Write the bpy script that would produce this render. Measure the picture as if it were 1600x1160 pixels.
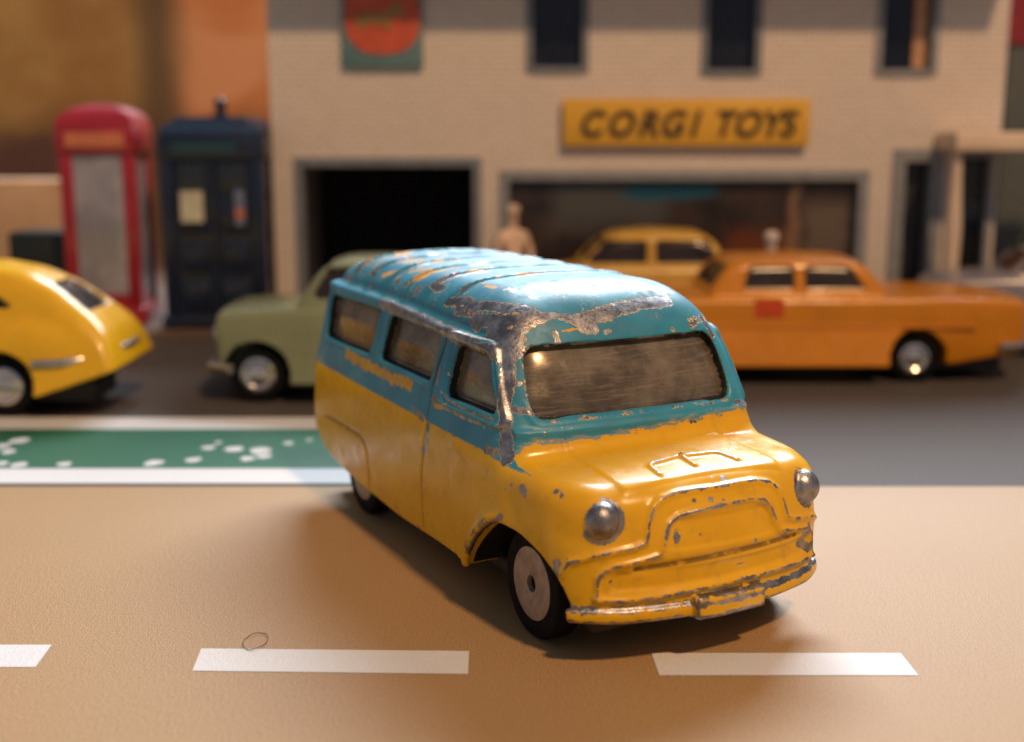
import bpy, bmesh, math, random
import numpy as np
from mathutils import Vector
random.seed(7); rng = np.random.default_rng(7)
# One Blender unit is one centimetre: a table-top scene of die-cast toys.
S = bpy.context.scene
for o in list(bpy.data.objects): bpy.data.objects.remove(o)
S.unit_settings.system = 'METRIC'; S.unit_settings.scale_length = .01
COL = S.collection
R = math.radians
# ------------------------------------------------------------------ camera
cd = bpy.data.cameras.new('camera'); cam = bpy.data.objects.new('camera', cd); COL.objects.link(cam)
cam.location = (0, 0, 5.535); cam.rotation_euler = (R(90 - 10.906), 0, 0)
cd.sensor_fit = 'HORIZONTAL'; cd.sensor_width = 36; cd.lens = 36 * 1901.08 / 1600
cd.clip_start = .1; cd.clip_end = 500
cd.dof.use_dof = True; cd.dof.focus_distance = 14.2; cd.dof.aperture_fstop = .19
S.camera = cam
# ------------------------------------------------------------------ light
W = bpy.data.worlds.new('World'); S.world = W; W.use_nodes = True
W.node_tree.nodes['Background'].inputs[0].default_value = (.80, .86, 1.0, 1)
W.node_tree.nodes['Background'].inputs[1].default_value = .21
def area(name, loc, target, size, power, color, shape='RECTANGLE', size_y=None):
    l = bpy.data.lights.new(name, 'AREA'); l.shape = shape; l.size = size
    if size_y: l.size_y = size_y
    l.energy = power; l.color = color
    o = bpy.data.objects.new(name, l); COL.objects.link(o); o.location = loc
    o.rotation_euler = (Vector(target) - Vector(loc)).to_track_quat('-Z', 'Y').to_euler()
    return o
area('window_light', (18, 97, 65), (1, 15, 0), 60, 180000, (.84, .92, 1.0), size_y=24)
area('table_lamp', (34, -38, 94), (2, 20, 0), 9, 86000, (1.0, .60, .30), shape='DISK')
S.view_settings.view_transform = 'Standard'; S.view_settings.look = 'None'
S.view_settings.exposure = 0; S.view_settings.gamma = 1; S.view_settings.use_curve_mapping = False
S.cycles.use_denoising = True
S.cycles.max_bounces = 8
# ------------------------------------------------------------------ materials
class NT:
    def __init__(self, name):
        self.m = bpy.data.materials.new(name); self.m.use_nodes = True
        self.t = self.m.node_tree; self.b = self.t.nodes['Principled BSDF']
    def n(self, typ, inp=None, **kw):
        nd = self.t.nodes.new(typ)
        for k, v in kw.items(): setattr(nd, k, v)
        for k, v in (inp or {}).items(): self.put(nd.inputs[k], v)
        return nd
    def put(self, sock, v):
        if isinstance(v, bpy.types.Node): v = v.outputs[0]
        if isinstance(v, bpy.types.NodeSocket): self.t.links.new(v, sock)
        elif hasattr(sock.default_value, '__len__') and len(sock.default_value) == 4 and len(v) == 3: sock.default_value = (*v, 1)
        else: sock.default_value = v
    def set(self, **kw):
        for k, v in kw.items(): self.put(self.b.inputs[k.replace('_', ' ')], v)
        return self
    def math(self, op, a, b=0., c=0., clamp=False):
        nd = self.n('ShaderNodeMath', operation=op, use_clamp=clamp)
        for i, v in enumerate((a, b, c)): self.put(nd.inputs[i], v)
        return nd.outputs[0]
    def mix(self, f, a, b):
        nd = self.n('ShaderNodeMix', data_type='RGBA')
        self.put(nd.inputs[0], f); self.put(nd.inputs[6], a); self.put(nd.inputs[7], b)
        return nd.outputs[2]
    def ramp(self, v, lo, hi, a=0., b=1.):
        nd = self.n('ShaderNodeMapRange', interpolation_type='SMOOTHSTEP')
        for i, x in enumerate((v, lo, hi, a, b)): self.put(nd.inputs[i], x)
        return nd.outputs[0]
    def obj(self): return self.n('ShaderNodeTexCoord').outputs['Object']
    def noise(self, scale, detail=3, rough=.55, vec=None, stretch=None, dist=0.):
        v = vec if vec is not None else self.obj()
        if stretch: v = self.n('ShaderNodeMapping', {'Vector': v, 'Scale': stretch}).outputs[0]
        nd = self.n('ShaderNodeTexNoise', {'Vector': v, 'Scale': scale, 'Detail': detail, 'Roughness': rough, 'Distortion': dist})
        return nd.outputs[0]
    def bump(self, h, strength=.3, dist=.02, normal=None):
        nd = self.n('ShaderNodeBump', {'Height': h, 'Strength': strength, 'Distance': dist})
        if normal is not None: self.put(nd.inputs['Normal'], normal)
        self.put(self.b.inputs['Normal'], nd); return nd.outputs[0]
    def attr(self, name): return self.n('ShaderNodeAttribute', attribute_name=name).outputs['Fac']
MATS = {}
def plain(name, col, rough=.5, metal=0., var=.12, scale=3., coat=0., bump=0., spec=.5):
    if name in MATS: return MATS[name]
    k = NT(name); f = k.noise(scale, 5, .6)
    a = tuple(c * (1 - var) for c in col); b = tuple(min(1, c * (1 + var)) for c in col)
    k.set(Base_Color=k.mix(k.ramp(f, .3, .7), a, b), Metallic=metal, Specular_IOR_Level=spec, Coat_Weight=coat, Coat_Roughness=.08)
    k.set(Roughness=k.ramp(k.noise(scale * 2.3, 4), .3, .7, max(0, rough - .07), min(1, rough + .07)))
    if bump: k.bump(k.noise(scale * 8, 4), bump, .02)
    MATS[name] = k.m; return k.m
# ------------------------------------------------------------------ objects
def tag(o, label=None, cat=None, group=None, kind=None):
    if label: o['label'] = label
    if cat: o['category'] = cat
    if group: o['group'] = group
    if kind: o['kind'] = kind
    return o
def empty(name, loc=(0, 0, 0), rz=0., label=None, cat=None, group=None):
    o = bpy.data.objects.new(name, None); COL.objects.link(o)
    o.location = loc; o.rotation_euler = (0, 0, rz); o.empty_display_size = .5
    return tag(o, label, cat, group)
def link(name, me, mat, parent=None, smooth=False, loc=None):
    if mat is not None and not me.materials: me.materials.append(mat)
    if smooth: me.polygons.foreach_set('use_smooth', [True] * len(me.polygons))
    o = bpy.data.objects.new(name, me); COL.objects.link(o)
    if parent: o.parent = parent
    if loc: o.location = loc
    return o
class MB:
    """Collects simple solids into one mesh."""
    def __init__(self): self.v = []; self.f = []
    def add(self, v, f):
        n = len(self.v); self.v += [tuple(p) for p in v]; self.f += [tuple(i + n for i in q) for q in f]; return self
    def box(self, x0, x1, y0, y1, z0, z1):
        v = [(x, y, z) for z in (z0, z1) for y in (y0, y1) for x in (x0, x1)]
        return self.add(v, [(0, 2, 3, 1), (4, 5, 7, 6), (0, 1, 5, 4), (2, 6, 7, 3), (0, 4, 6, 2), (1, 3, 7, 5)])
    def prism(self, poly, axis, a, b):
        n = len(poly)
        def P(p, d): return {'x': (d, p[0], p[1]), 'y': (p[0], d, p[1]), 'z': (p[0], p[1], d)}[axis]
        v = [P(p, a) for p in poly] + [P(p, b) for p in poly]
        f = [tuple(range(n - 1, -1, -1)), tuple(range(n, 2 * n))] + [(i, (i + 1) % n, n + (i + 1) % n, n + i) for i in range(n)]
        return self.add(v, f)
    def lathe(self, prof, axis='z', c=(0, 0, 0), seg=32, caps=True):
        v = []; f = []; n = len(prof)
        for r, h in prof:
            for i in range(seg):
                t = 2 * math.pi * i / seg; a, b = r * math.cos(t), r * math.sin(t)
                p = {'z': (a, b, h), 'x': (h, a, b), 'y': (b, h, a)}[axis]
                v.append((p[0] + c[0], p[1] + c[1], p[2] + c[2]))
        for j in range(n - 1):
            for i in range(seg):
                k = (i + 1) % seg; f.append((j * seg + i, j * seg + k, (j + 1) * seg + k, (j + 1) * seg + i))
        if caps: f += [tuple(range(seg - 1, -1, -1)), tuple((n - 1) * seg + i for i in range(seg))]
        return self.add(v, f)
    def tube(self, pts, r, seg=10, flat=1.):
        pts = [Vector(p) for p in pts]; v = []; f = []
        up = Vector((0, 0, 1))
        for i, p in enumerate(pts):
            d = (pts[min(i + 1, len(pts) - 1)] - pts[max(i - 1, 0)]).normalized()
            a = d.cross(up); a = a.normalized() if a.length > 1e-4 else Vector((1, 0, 0)); b = d.cross(a)
            rr = r[i] if hasattr(r, '__len__') else r
            for k in range(seg):
                t = 2 * math.pi * k / seg; v.append(p + a * rr * math.cos(t) + b * rr * flat * math.sin(t))
        for j in range(len(pts) - 1):
            for k in range(seg):
                q = (k + 1) % seg; f.append((j * seg + k, j * seg + q, (j + 1) * seg + q, (j + 1) * seg + k))
        m = (len(pts) - 1) * seg
        f += [tuple(range(seg - 1, -1, -1)), tuple(m + i for i in range(seg))]
        return self.add(v, f)
    def build(self, name, mat, parent=None, bevel=0., smooth=False, segs=2):
        me = bpy.data.meshes.new(name); me.from_pydata(self.v, [], self.f)
        bm = bmesh.new(); bm.from_mesh(me)
        bmesh.ops.recalc_face_normals(bm, faces=bm.faces)
        if bevel:
            e = [e for e in bm.edges if len(e.link_faces) == 2 and e.calc_face_angle() > .5]
            bmesh.ops.bevel(bm, geom=e, offset=bevel, segments=segs, profile=.5, affect='EDGES')
        bm.to_mesh(me); bm.free()
        o = link(name, me, mat, parent)
        if smooth or bevel:
            me.polygons.foreach_set('use_smooth', [True] * len(me.polygons))
            me.set_sharp_from_angle(angle=R(40 if smooth else 50))
        return o
# ---- smooth cast bodies: implicit shape -> quads (surface nets), split into parts face by face
def surface_nets(fn, lo, hi, h):
    ax = [np.arange(l, u + h, h) for l, u in zip(lo, hi)]
    D = np.empty([len(a) for a in ax], np.float32)
    for i in range(0, len(ax[0]), 24):
        X, Y, Z = np.meshgrid(ax[0][i:i + 24], ax[1], ax[2], indexing='ij')
        D[i:i + 24] = fn(X, Y, Z)
    sg = D < 0; nx, ny, nz = D.shape
    cnt = sum(sg[a:nx - 1 + a, b:ny - 1 + b, c:nz - 1 + c].astype(np.int8) for a in (0, 1) for b in (0, 1) for c in (0, 1))
    cells = np.argwhere((cnt > 0) & (cnt < 8)); N = len(cells)
    idx = np.full((nx - 1, ny - 1, nz - 1), -1, np.int32); idx[tuple(cells.T)] = np.arange(N)
    P = np.zeros((N, 3)); K = np.zeros(N)
    cor = [(a, b, c) for a in (0, 1) for b in (0, 1) for c in (0, 1)]
    for a in cor:
        for d in range(3):
            if a[d]: continue
            b = list(a); b[d] = 1
            A = D[tuple((cells + a).T)]; B = D[tuple((cells + b).T)]
            m = (A < 0) != (B < 0); t = np.where(m, A / np.where(m, A - B, 1), 0)
            q = np.array(a, float)[None].repeat(N, 0); q[:, d] += t
            P += q * m[:, None]; K += m
    V = (cells + P / K[:, None]) * h + np.array([a[0] for a in ax])
    F = []
    for d in range(3):
        u, w = (d + 1) % 3, (d + 2) % 3
        s0 = [slice(None)] * 3; s1 = [slice(None)] * 3; s0[d] = slice(0, -1); s1[d] = slice(1, None)
        ch = sg[tuple(s0)] != sg[tuple(s1)]
        e = np.argwhere(ch); e = e[(e[:, u] > 0) & (e[:, w] > 0) & (e[:, u] < D.shape[u] - 1) & (e[:, w] < D.shape[w] - 1)]
        ins = sg[tuple(e.T)]
        def c(du, dw):
            g = e.copy(); g[:, u] += du; g[:, w] += dw; return idx[tuple(g.T)]
        q = np.stack([c(-1, -1), c(0, -1), c(0, 0), c(-1, 0)], 1)
        F.append(np.where(ins[:, None], q, q[:, ::-1]))
    return V, np.concatenate(F)
def grad(fn, V, e=.004):
    g = np.stack([fn(*(V + e * np.eye(3)[i]).T) - fn(*(V - e * np.eye(3)[i]).T) for i in range(3)], 1) / (2 * e)
    return g
def project(fn, V, h, it=2):
    for _ in range(it):
        g = grad(fn, V); d = fn(*V.T)
        s = d[:, None] * g / np.maximum((g * g).sum(1), .2)[:, None]
        n = np.linalg.norm(s, axis=1); V = V - s * np.minimum(1, .5 * h / np.maximum(n, 1e-9))[:, None]
    return V
def subdivide(V, F):
    E = np.sort(np.concatenate([F[:, [i, (i + 1) % 4]] for i in range(4)]), 1)
    U, inv = np.unique(E[:, 0].astype(np.int64) * len(V) + E[:, 1], return_inverse=True)
    M = (V[U // len(V)] + V[U % len(V)]) / 2; C = V[F].mean(1)
    n, m = len(V), len(F); e = inv.reshape(4, m).T + n; c = np.arange(m) + n + len(U)
    G = np.concatenate([np.stack([F[:, i], e[:, i], c, e[:, i - 1]], 1) for i in range(4)])
    return np.concatenate([V, M, C]), G
def vnormals(V, F):
    n = np.cross(V[F[:, 2]] - V[F[:, 0]], V[F[:, 3]] - V[F[:, 1]]); N = np.zeros_like(V)
    for i in range(4): np.add.at(N, F[:, i], n)
    return N / np.maximum(np.linalg.norm(N, axis=1), 1e-12)[:, None]
def part_mesh(name, V, F, N, sel, mat, parent, attrs=None):
    f = F[sel]
    if not len(f): return None
    used, inv = np.unique(f, return_inverse=True); f = inv.reshape(f.shape); v = V[used]
    me = bpy.data.meshes.new(name)
    me.vertices.add(len(v)); me.vertices.foreach_set('co', v.astype(np.float32).ravel())
    me.loops.add(f.size); me.loops.foreach_set('vertex_index', f.astype(np.int32).ravel())
    me.polygons.add(len(f)); me.polygons.foreach_set('loop_start', np.arange(0, f.size, 4, dtype=np.int32))
    me.update(calc_edges=True)
    me.polygons.foreach_set('use_smooth', np.ones(len(f), bool))
    me.normals_split_custom_set_from_vertices(N[used].astype(np.float32).tolist())
    for k, a in (attrs or {}).items():
        at = me.attributes.new(k, 'FLOAT', 'POINT'); at.data.foreach_set('value', a[used].astype(np.float32))
    return link(name, me, mat, parent)
def convex_sd(a, b, poly, k):
    # rounded convex polygon (counter-clockwise), signed distance
    d = None
    for i, (p, q) in enumerate(zip(poly, poly[1:] + poly[:1])):
        ex, ey = q[0] - p[0], q[1] - p[1]; l = math.hypot(ex, ey)
        s = ((a - p[0]) * ey - (b - p[1]) * ex) / l
        d = s if d is None else smax(d, s, k)
    return d
def seg_dist(V, pts):
    pts = np.array(pts, float)
    if len(pts) == 1: return np.linalg.norm(V - pts[0], axis=1)
    best = np.full(len(V), 1e9)
    for p, q in zip(pts[:-1], pts[1:]):
        d = q - p; t = np.clip(((V - p) @ d) / (d @ d), 0, 1)
        best = np.minimum(best, np.linalg.norm(V - p - t[:, None] * d, axis=1))
    return best
def smax(a, b, k):
    h = np.clip(.5 + .5 * (a - b) / k, 0, 1)
    return a * h + b * (1 - h) + k * h * (1 - h)
def smin(a, b, k):
    return -smax(-a, -b, k)
def curve_table(pts, lo, hi, sig, n=900):
    # smooth 1-D profile through control points
    x = np.linspace(lo, hi, n); p = np.array(pts, float)
    y = np.interp(x, p[:, 0], p[:, 1])
    s = sig / (hi - lo) * n; r = int(3 * s) + 1
    w = np.exp(-.5 * (np.arange(-r, r + 1) / s) ** 2); w /= w.sum()
    y = np.convolve(np.pad(y, r, mode='edge'), w, mode='valid')
    return lambda q: np.interp(q, x, y)
# ---- van, in its own frame: X across (+ = its left-hand side), Y backwards from the nose, Z up, centimetres
HW = curve_table([(.2, 1.72), (.5, 1.76), (1.2, 1.83), (1.9, 1.80), (2.1, 1.77), (2.5, 1.70), (3.2, 1.58), (3.6, 1.48), (4, 1.38)], .0, 4.2, .12)
BOT = curve_table([(-1, .52), (.8, .52), (1.4, .45), (5.4, .45), (6.4, .50), (7.3, .58), (7.9, .68), (8.2, .82), (8.6, 1.12)], -1, 9, .15)
NOSEZ = curve_table([(.2, .34), (.65, .26), (1.0, .25), (1.26, .25), (1.77, .37), (2.1, .5)], 0, 2.6, .09)
def half_width(Y, Z):
    return HW(Z) - .08 * np.clip((2.2 - Y) / 1.5, 0, 1.3) ** 2 - .03 * np.clip((Y - 7.2) / 1.2, 0, 1.2) ** 2
def ws_y(X, Z):
    return 1.93 + .47 * (Z - 2.45) + .07 * (X / 1.35) ** 2 + .04 * (X / 1.5) ** 6
def nose_y(X, Z):
    return NOSEZ(Z) + .36 * (X / 1.71) ** 2 + .09 * (X / 1.71) ** 6
def roof_z(X, Y):
    return 3.80 - .10 * (X / 1.4) ** 2 - .08 * (X / 1.5) ** 4 - .25 * np.clip((3.35 - Y) / .85, 0, 1.5) ** 2 - .14 * np.clip((Y - 7.3) / 1.2, 0, 1.3) ** 2
def base(X, Y, Z):
    side = np.abs(X) - half_width(Y, Z)
    bot = BOT(Y) - Z
    c = smax(side, Y - (8.72 - .20 * np.clip((Z - 1.9) / 1.3, 0, 1.5) ** 1.5 - .05 * (X / 1.7) ** 2), .28)
    c = smax(c, Z - roof_z(X, Y), .52)
    c = smax(c, (ws_y(X, Z) - Y) * .9, .27)
    bz = 1.86 + .20 * np.sqrt(np.clip((Y - .3) / 1.7, 0, 2)) - .07 * (X / 1.6) ** 2
    n = smax(side, nose_y(X, Z) - Y, .35)
    n = smax(n, Z - bz, .24)
    n = np.maximum(n, Y - 3.2)
    d = smin(c, n, .10)
    return smax(d, bot, .06)
# ------------------------------------------------------------------ the table-top setting
def mat_print(name, col, grain=.10, rough=.46, spec=.35):
    k = NT(name); P = k.obj()
    f = k.noise(46, 4, .65, P); g = k.noise(.35, 4, .55, P); weave = k.noise(24, 3, .6, P, (1, .35, 1), .4)
    a = tuple(c * (1 - grain) for c in col); b = tuple(c * (1 + grain) for c in col)
    c = k.mix(k.ramp(f, .40, .60), a, b)
    c = k.mix(k.math('MULTIPLY', k.ramp(g, .35, .7), .18), c, tuple(x * .86 for x in col))
    k.set(Base_Color=c, Roughness=k.ramp(f, .3, .7, rough - .06, rough + .1), Specular_IOR_Level=spec)
    k.bump(k.math('ADD', k.math('MULTIPLY', f, .9), k.math('MULTIPLY', weave, .6)), .55, .022)
    return k.m
M_TAN = mat_print('tan_play_mat', (.415, .262, .122), .20)
M_GREY = mat_print('grey_road_print', (.088, .076, .070), .07, .60, .18)
M_WHITE = mat_print('white_road_print', (.72, .735, .75), .04, .5)
M_GREEN = mat_print('green_verge_print', (.012, .135, .070), .08, .42)
def sheet(name, poly, z, m, parent=None):
    me = bpy.data.meshes.new(name); me.from_pydata([(x, y, z) for x, y in poly], [], [tuple(range(len(poly)))])
    return link(name, me, m, parent)
tag(sheet('play_mat', [(-70, -12), (70, -12), (70, 75), (-70, 75)], 0, M_TAN), kind='structure')
tag(sheet('road', [(-70, 18.86), (70, 18.94), (70, 33.9), (-70, 33.9)], .004, M_GREY), kind='structure')
pv = plain('brown_pavement', (.15, .095, .06), .6, 0, .15, 1.2)
tag(MB().box(-70, 70, 33.9, 75, -.02, .10).build('pavement', pv, None), kind='structure')
def stadium(x0, x1, y0, y1):
    r = (y1 - y0) / 2; cy = (y0 + y1) / 2
    return [(x0, y0)] + [(x1 - r + r * math.sin(t), cy - r * math.cos(t)) for t in np.linspace(0, math.pi, 25)] + [(x0, y1)]
vg = sheet('verge_border', stadium(-70, 3.0, 19.06, 23.78), .008, M_WHITE)
tag(vg, kind='structure')
gv = sheet('verge', stadium(-70, 2.3, 19.95, 22.78), .012, M_GREEN, vg)
for x, y, r in [(-9.11, 21.85, .2), (-9.25, 21.47, .14), (-8.98, 21.06, .13), (-8.77, 20.24, .13), (-8.43, 20.15, .15), (-7.68, 20.2, .14), (-6.16, 20.28, .17), (-5.54, 20.49, .14), (-5.49, 21.33, .13), (-5.4, 21.7, .08), (-5.0, 21.24, .17), (-4.52, 21.15, .19), (-4.36, 20.75, .15), (-4.62, 20.57, .14), (-4.1, 21.66, .11), (-3.76, 21.9, .07)]:
    p = [(x + r * random.uniform(.75, 1.15) * math.cos(t), y + r * 1.15 * random.uniform(.7, 1.15) * math.sin(t)) for t in np.linspace(0, 2 * math.pi, 14)[:-1]]
    sheet('bare_patch', p, .016, M_WHITE, gv)
for lab, poly in (('white lane dash running off the mat, with a slanted end', [(-8.2, 12.09), (-5.06, 12.09), (-5.10, 12.67), (-8.2, 12.67)]),
                  ('long white lane dash on the tan mat with a curled hair on it', [(-3.37, 12.0), (-.46, 11.92), (-.47, 12.5), (-3.42, 12.57)]),
                  ('white lane dash partly in the shadow of the van nose', [(1.54, 11.89), (4.25, 11.89), (4.24, 12.45), (1.52, 12.45)])):
    tag(sheet('lane_dash', poly, .005, M_WHITE), lab, 'lane marking', 'white lane dashes on the tan mat')
# backdrop picture far behind
def backdrop_mat():
    k = NT('autumn_backdrop_print'); P = k.obj()
    s = k.n('ShaderNodeSeparateXYZ', {0: P}); x, z = s.outputs[0], s.outputs[2]
    n = k.noise(.22, 5, .6, P, dist=.6); n2 = k.noise(.5, 4, .6, P)
    c = k.mix(k.ramp(n, .35, .65), (.38, .20, .06), (.52, .33, .11))
    c = k.mix(k.math('MULTIPLY', k.ramp(k.math('ADD', x, k.math('MULTIPLY', n2, 2.)), -17.2, -14.0), .9), c, k.mix(k.ramp(n, .35, .62), (.66, .22, .07), (.80, .36, .17)))
    low = k.ramp(k.math('ADD', z, k.math('MULTIPLY', n, 5.)), 10.0, 7.2)
    c = k.mix(k.math('MULTIPLY', low, .8), c, k.mix(k.ramp(n2, .4, .6), (.24, .15, .035), (.19, .085, .05)))
    t = k.math('ABSOLUTE', k.math('ADD', k.math('SUBTRACT', x, -16.9), k.math('MULTIPLY', k.math('SUBTRACT', n2, .5), .6)))
    c = k.mix(k.math('MULTIPLY', k.ramp(t, 1.9, .1), .8), c, (.075, .055, .03))
    d = k.math('MULTIPLY', k.ramp(k.math('ADD', z, k.math('MULTIPLY', n2, 4.)), 8.4, 6.6), k.ramp(x, -20.5, -22.5))
    c = k.mix(d, c, (.13, .06, .045))
    k.set(Base_Color=c, Roughness=.7); return k.m
tag(MB().box(-50, 50, 60, 60.6, 0, 17).build('backdrop', backdrop_mat()), 'backdrop board printed with blurred ochre and orange autumn trees', 'backdrop')
tag(MB().box(-34, -14.6, 45, 47, 0, 3.98).build('garden_wall', plain('beige_block', (.60, .40, .24), .7, 0, .12, .5), None, .1), 'low beige wall behind the red phone box', 'wall')
# ------------------------------------------------------------------ the shop building
def brick_mat():
    k = NT('pale_brick_card'); P = k.obj()
    mp = k.n('ShaderNodeMapping', {'Vector': P, 'Rotation': (R(90), 0, 0)}).outputs[0]
    br = k.n('ShaderNodeTexBrick', {'Vector': mp, 'Color1': (.86, .78, .70), 'Color2': (.79, .71, .63), 'Mortar': (.46, .39, .34), 'Scale': 1., 'Mortar Size': .024, 'Mortar Smooth': .3, 'Brick Width': .34, 'Row Height': .16})
    c = k.mix(k.math('MULTIPLY', k.ramp(k.noise(.4, 5, .6, P), .35, .7), .25), br.outputs[0], (.74, .64, .55))
    k.set(Base_Color=c, Roughness=.62, Specular_IOR_Level=.3); k.bump(br.outputs[1], -.25, .02)
    return k.m
BRICK = brick_mat()
shop = empty('toy_shop', (0, 36, 0), 0, 'pale brick toy shop with garage opening, long shop window and yellow name board', 'building')
OPEN = {'garage': (-6.30, -.95, .0, 4.87), 'shop': (-.30, 10.37, 1.0, 4.50), 'door': (11.20, 12.50, .0, 5.10), 'side': (12.95, 14.02, 1.0, 5.05),
        'w1': (.45, 2.16, 7.36, 9.85), 'w2': (5.46, 7.12, 7.28, 9.85), 'w3': (10.46, 12.17, 7.28, 9.85)}
def wall_with_openings(x0, x1, z0, z1, ya, yb, ops):
    m = MB(); xs = sorted({x0, x1, *[o[0] for o in ops], *[o[1] for o in ops]}); zs = sorted({z0, z1, *[o[2] for o in ops], *[o[3] for o in ops]})
    hole = lambda i, j: not (0 <= i < len(xs) - 1 and 0 <= j < len(zs) - 1) or any(o[0] <= xs[i] and xs[i + 1] <= o[1] and o[2] <= zs[j] and zs[j + 1] <= o[3] for o in ops)
    for i in range(len(xs) - 1):
        for j in range(len(zs) - 1):
            if hole(i, j): continue
            a, b, c, d = xs[i], xs[i + 1], zs[j], zs[j + 1]
            for y in (ya, yb): m.add([(a, y, c), (b, y, c), (b, y, d), (a, y, d)], [(0, 1, 2, 3)])
            for di, dj, e in ((-1, 0, [(a, c), (a, d)]), (1, 0, [(b, c), (b, d)]), (0, -1, [(a, c), (b, c)]), (0, 1, [(a, d), (b, d)])):
                if hole(i + di, j + dj): m.add([(e[0][0], ya, e[0][1]), (e[1][0], ya, e[1][1]), (e[1][0], yb, e[1][1]), (e[0][0], yb, e[0][1])], [(0, 1, 2, 3)])
    return m
wall_with_openings(-7.0, 14.2, .1, 10.3, 0, .45, list(OPEN.values())).build('front_wall', BRICK, shop)
for x in (-7.0, 13.85): MB().box(x, x + .35, .452, 9, .1, 10.3).build('side_wall', BRICK, shop)
MB().box(-6.65, 13.85, 8.7, 9, .1, 10.3).build('back_wall', BRICK, shop)
MB().box(-7.5, 14.05, -1.6, 9.4, 10.3, 10.6).build('roof', plain('grey_card_roof', (.20, .18, .17), .7), shop, .03)
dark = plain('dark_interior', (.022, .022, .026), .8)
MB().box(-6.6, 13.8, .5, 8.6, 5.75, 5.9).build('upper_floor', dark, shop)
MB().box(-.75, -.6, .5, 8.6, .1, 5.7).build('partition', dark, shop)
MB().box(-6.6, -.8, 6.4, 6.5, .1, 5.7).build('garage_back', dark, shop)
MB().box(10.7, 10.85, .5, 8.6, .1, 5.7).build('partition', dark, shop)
MB().box(-.55, 10.65, 3.4, 3.5, .1, 5.7).build('shop_back', plain('shop_back_wall', (.20, .12, .09), .7, 0, .5, .5), shop)
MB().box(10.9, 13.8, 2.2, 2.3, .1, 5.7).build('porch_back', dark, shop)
frame_m = plain('grey_blue_frame', (.19, .215, .25), .5)
frame_w = plain('pale_grey_frame', (.26, .28, .30), .55)
def frame(o, w, name='frame', parent=shop, m=frame_m, bottom=True):
    x0, x1, z0, z1 = o; b = MB()
    b.box(x0 - w * .3, x0 + w, -.07, .40, z0, z1 + w * .3); b.box(x1 - w, x1 + w * .3, -.07, .40, z0, z1 + w * .3)
    b.box(x0 + w + .002, x1 - w - .002, -.066, .396, z1 - w, z1 + w * .296)
    if bottom: b.box(x0 + w + .002, x1 - w - .002, -.09, .396, z0 - .02, z0 + w)
    return b.build(name, m, parent)
frame(OPEN['garage'], .19, 'garage_frame', bottom=False)
frame(OPEN['shop'], .22, 'window_frame', m=frame_w)
frame(OPEN['door'], .28, 'door_frame', m=frame_w, bottom=False)
frame(OPEN['side'], .12, 'window_frame', m=frame_w)
def clear_glass(name, tint, alpha):
    k = NT(name); k.set(Base_Color=k.mix(k.ramp(k.noise(.5, 4), .35, .7), tint, tuple(t * 1.8 + .01 for t in tint)), Roughness=.12, Alpha=alpha, Specular_IOR_Level=.6); return k.m
navy = plain('navy_glass', (.012, .014, .028), .22, 0, .4, .6)
for n in ('w1', 'w2', 'w3'):
    o = OPEN[n]; wn = MB().box(o[0], o[1], .30, .34, o[2], o[3]).build('window', navy, shop)
    f = frame(o, .15, 'window_frame', wn, frame_w if n == 'w3' else frame_m)
    if n == 'w3': MB().box(11.55, 11.92, .20, .26, o[2] + .2, o[3]).build('curtain', plain('peach_curtain', (.55, .32, .19), .8), wn)
def window_print():
    k = NT('printed_shop_window'); P = k.obj(); s = k.n('ShaderNodeSeparateXYZ', {0: P}); n = k.noise(.9, 4, .6, P); wob = k.math('MULTIPLY', k.math('SUBTRACT', n, .5), 1.1)
    x = k.math('ADD', s.outputs[0], wob); z = k.math('ADD', s.outputs[2], k.math('MULTIPLY', wob, .5))
    band = lambda v, a, b, e: k.math('MULTIPLY', k.ramp(v, a - e, a + e), k.ramp(v, b + e, b - e))
    c = k.mix(k.ramp(n, .35, .65), (.020, .016, .018), (.055, .036, .030))
    c = k.mix(k.math('MULTIPLY', band(x, 1.2, 4.6, .5), k.ramp(z, 2.4, 3.4)), c, (.085, .085, .083))
    c = k.mix(k.math('MULTIPLY', band(x, 3.4, 6.1, .25), k.ramp(k.math('ADD', z, k.math('MULTIPLY', x, -.06)), 3.35, 3.55)), c, (.012, .10, .16))
    c = k.mix(k.math('MULTIPLY', band(x, 6.4, 8.2, .3), k.ramp(z, 3.2, 2.4)), c, (.16, .05, .022))
    c = k.mix(k.math('MULTIPLY', band(x, 8.15, 8.5, .12), .9), c, (.26, .155, .09))
    c = k.mix(k.math('MULTIPLY', band(x, 8.6, 9.9, .2), k.ramp(z, 4.0, 3.2)), c, (.15, .115, .09))
    k.set(Base_Color=c, Roughness=.3, Specular_IOR_Level=.4); return k.m
MB().box(-.02, 10.1, .22, .26, 1.28, 4.22).build('shop_pane', window_print(), shop)
MB().box(11.5, 12.2, .52, .60, .1, 4.82).build('door', plain('slate_door', (.05, .055, .06), .4), shop)
MB().box(13.1, 13.95, .25, .30, 1.1, 4.9).build('side_pane', plain('dark_pane', (.012, .014, .017), .3), shop)
MB().box(13.1, 13.95, .18, .22, 3.1, 3.65).build('glazing_panel', plain('blue_grey_panel', (.05, .06, .075), .4), shop)
# porch: canopy on two waisted posts
cream = plain('cream_porch', (.78, .62, .47), .55, 0, .08, .6)
MB().box(12.30, 16.6, -1.75, -.07, 5.14, 5.66).build('canopy', cream, shop, .04)
for x in (12.50,):
    MB().lathe([(.30, .1), (.22, 1.6), (.24, 3.0), (.15, 4.4), (.13, 5.14)], 'z', (x, -1.35, 0), 16).build('porch_post', cream, shop, smooth=True)
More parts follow.
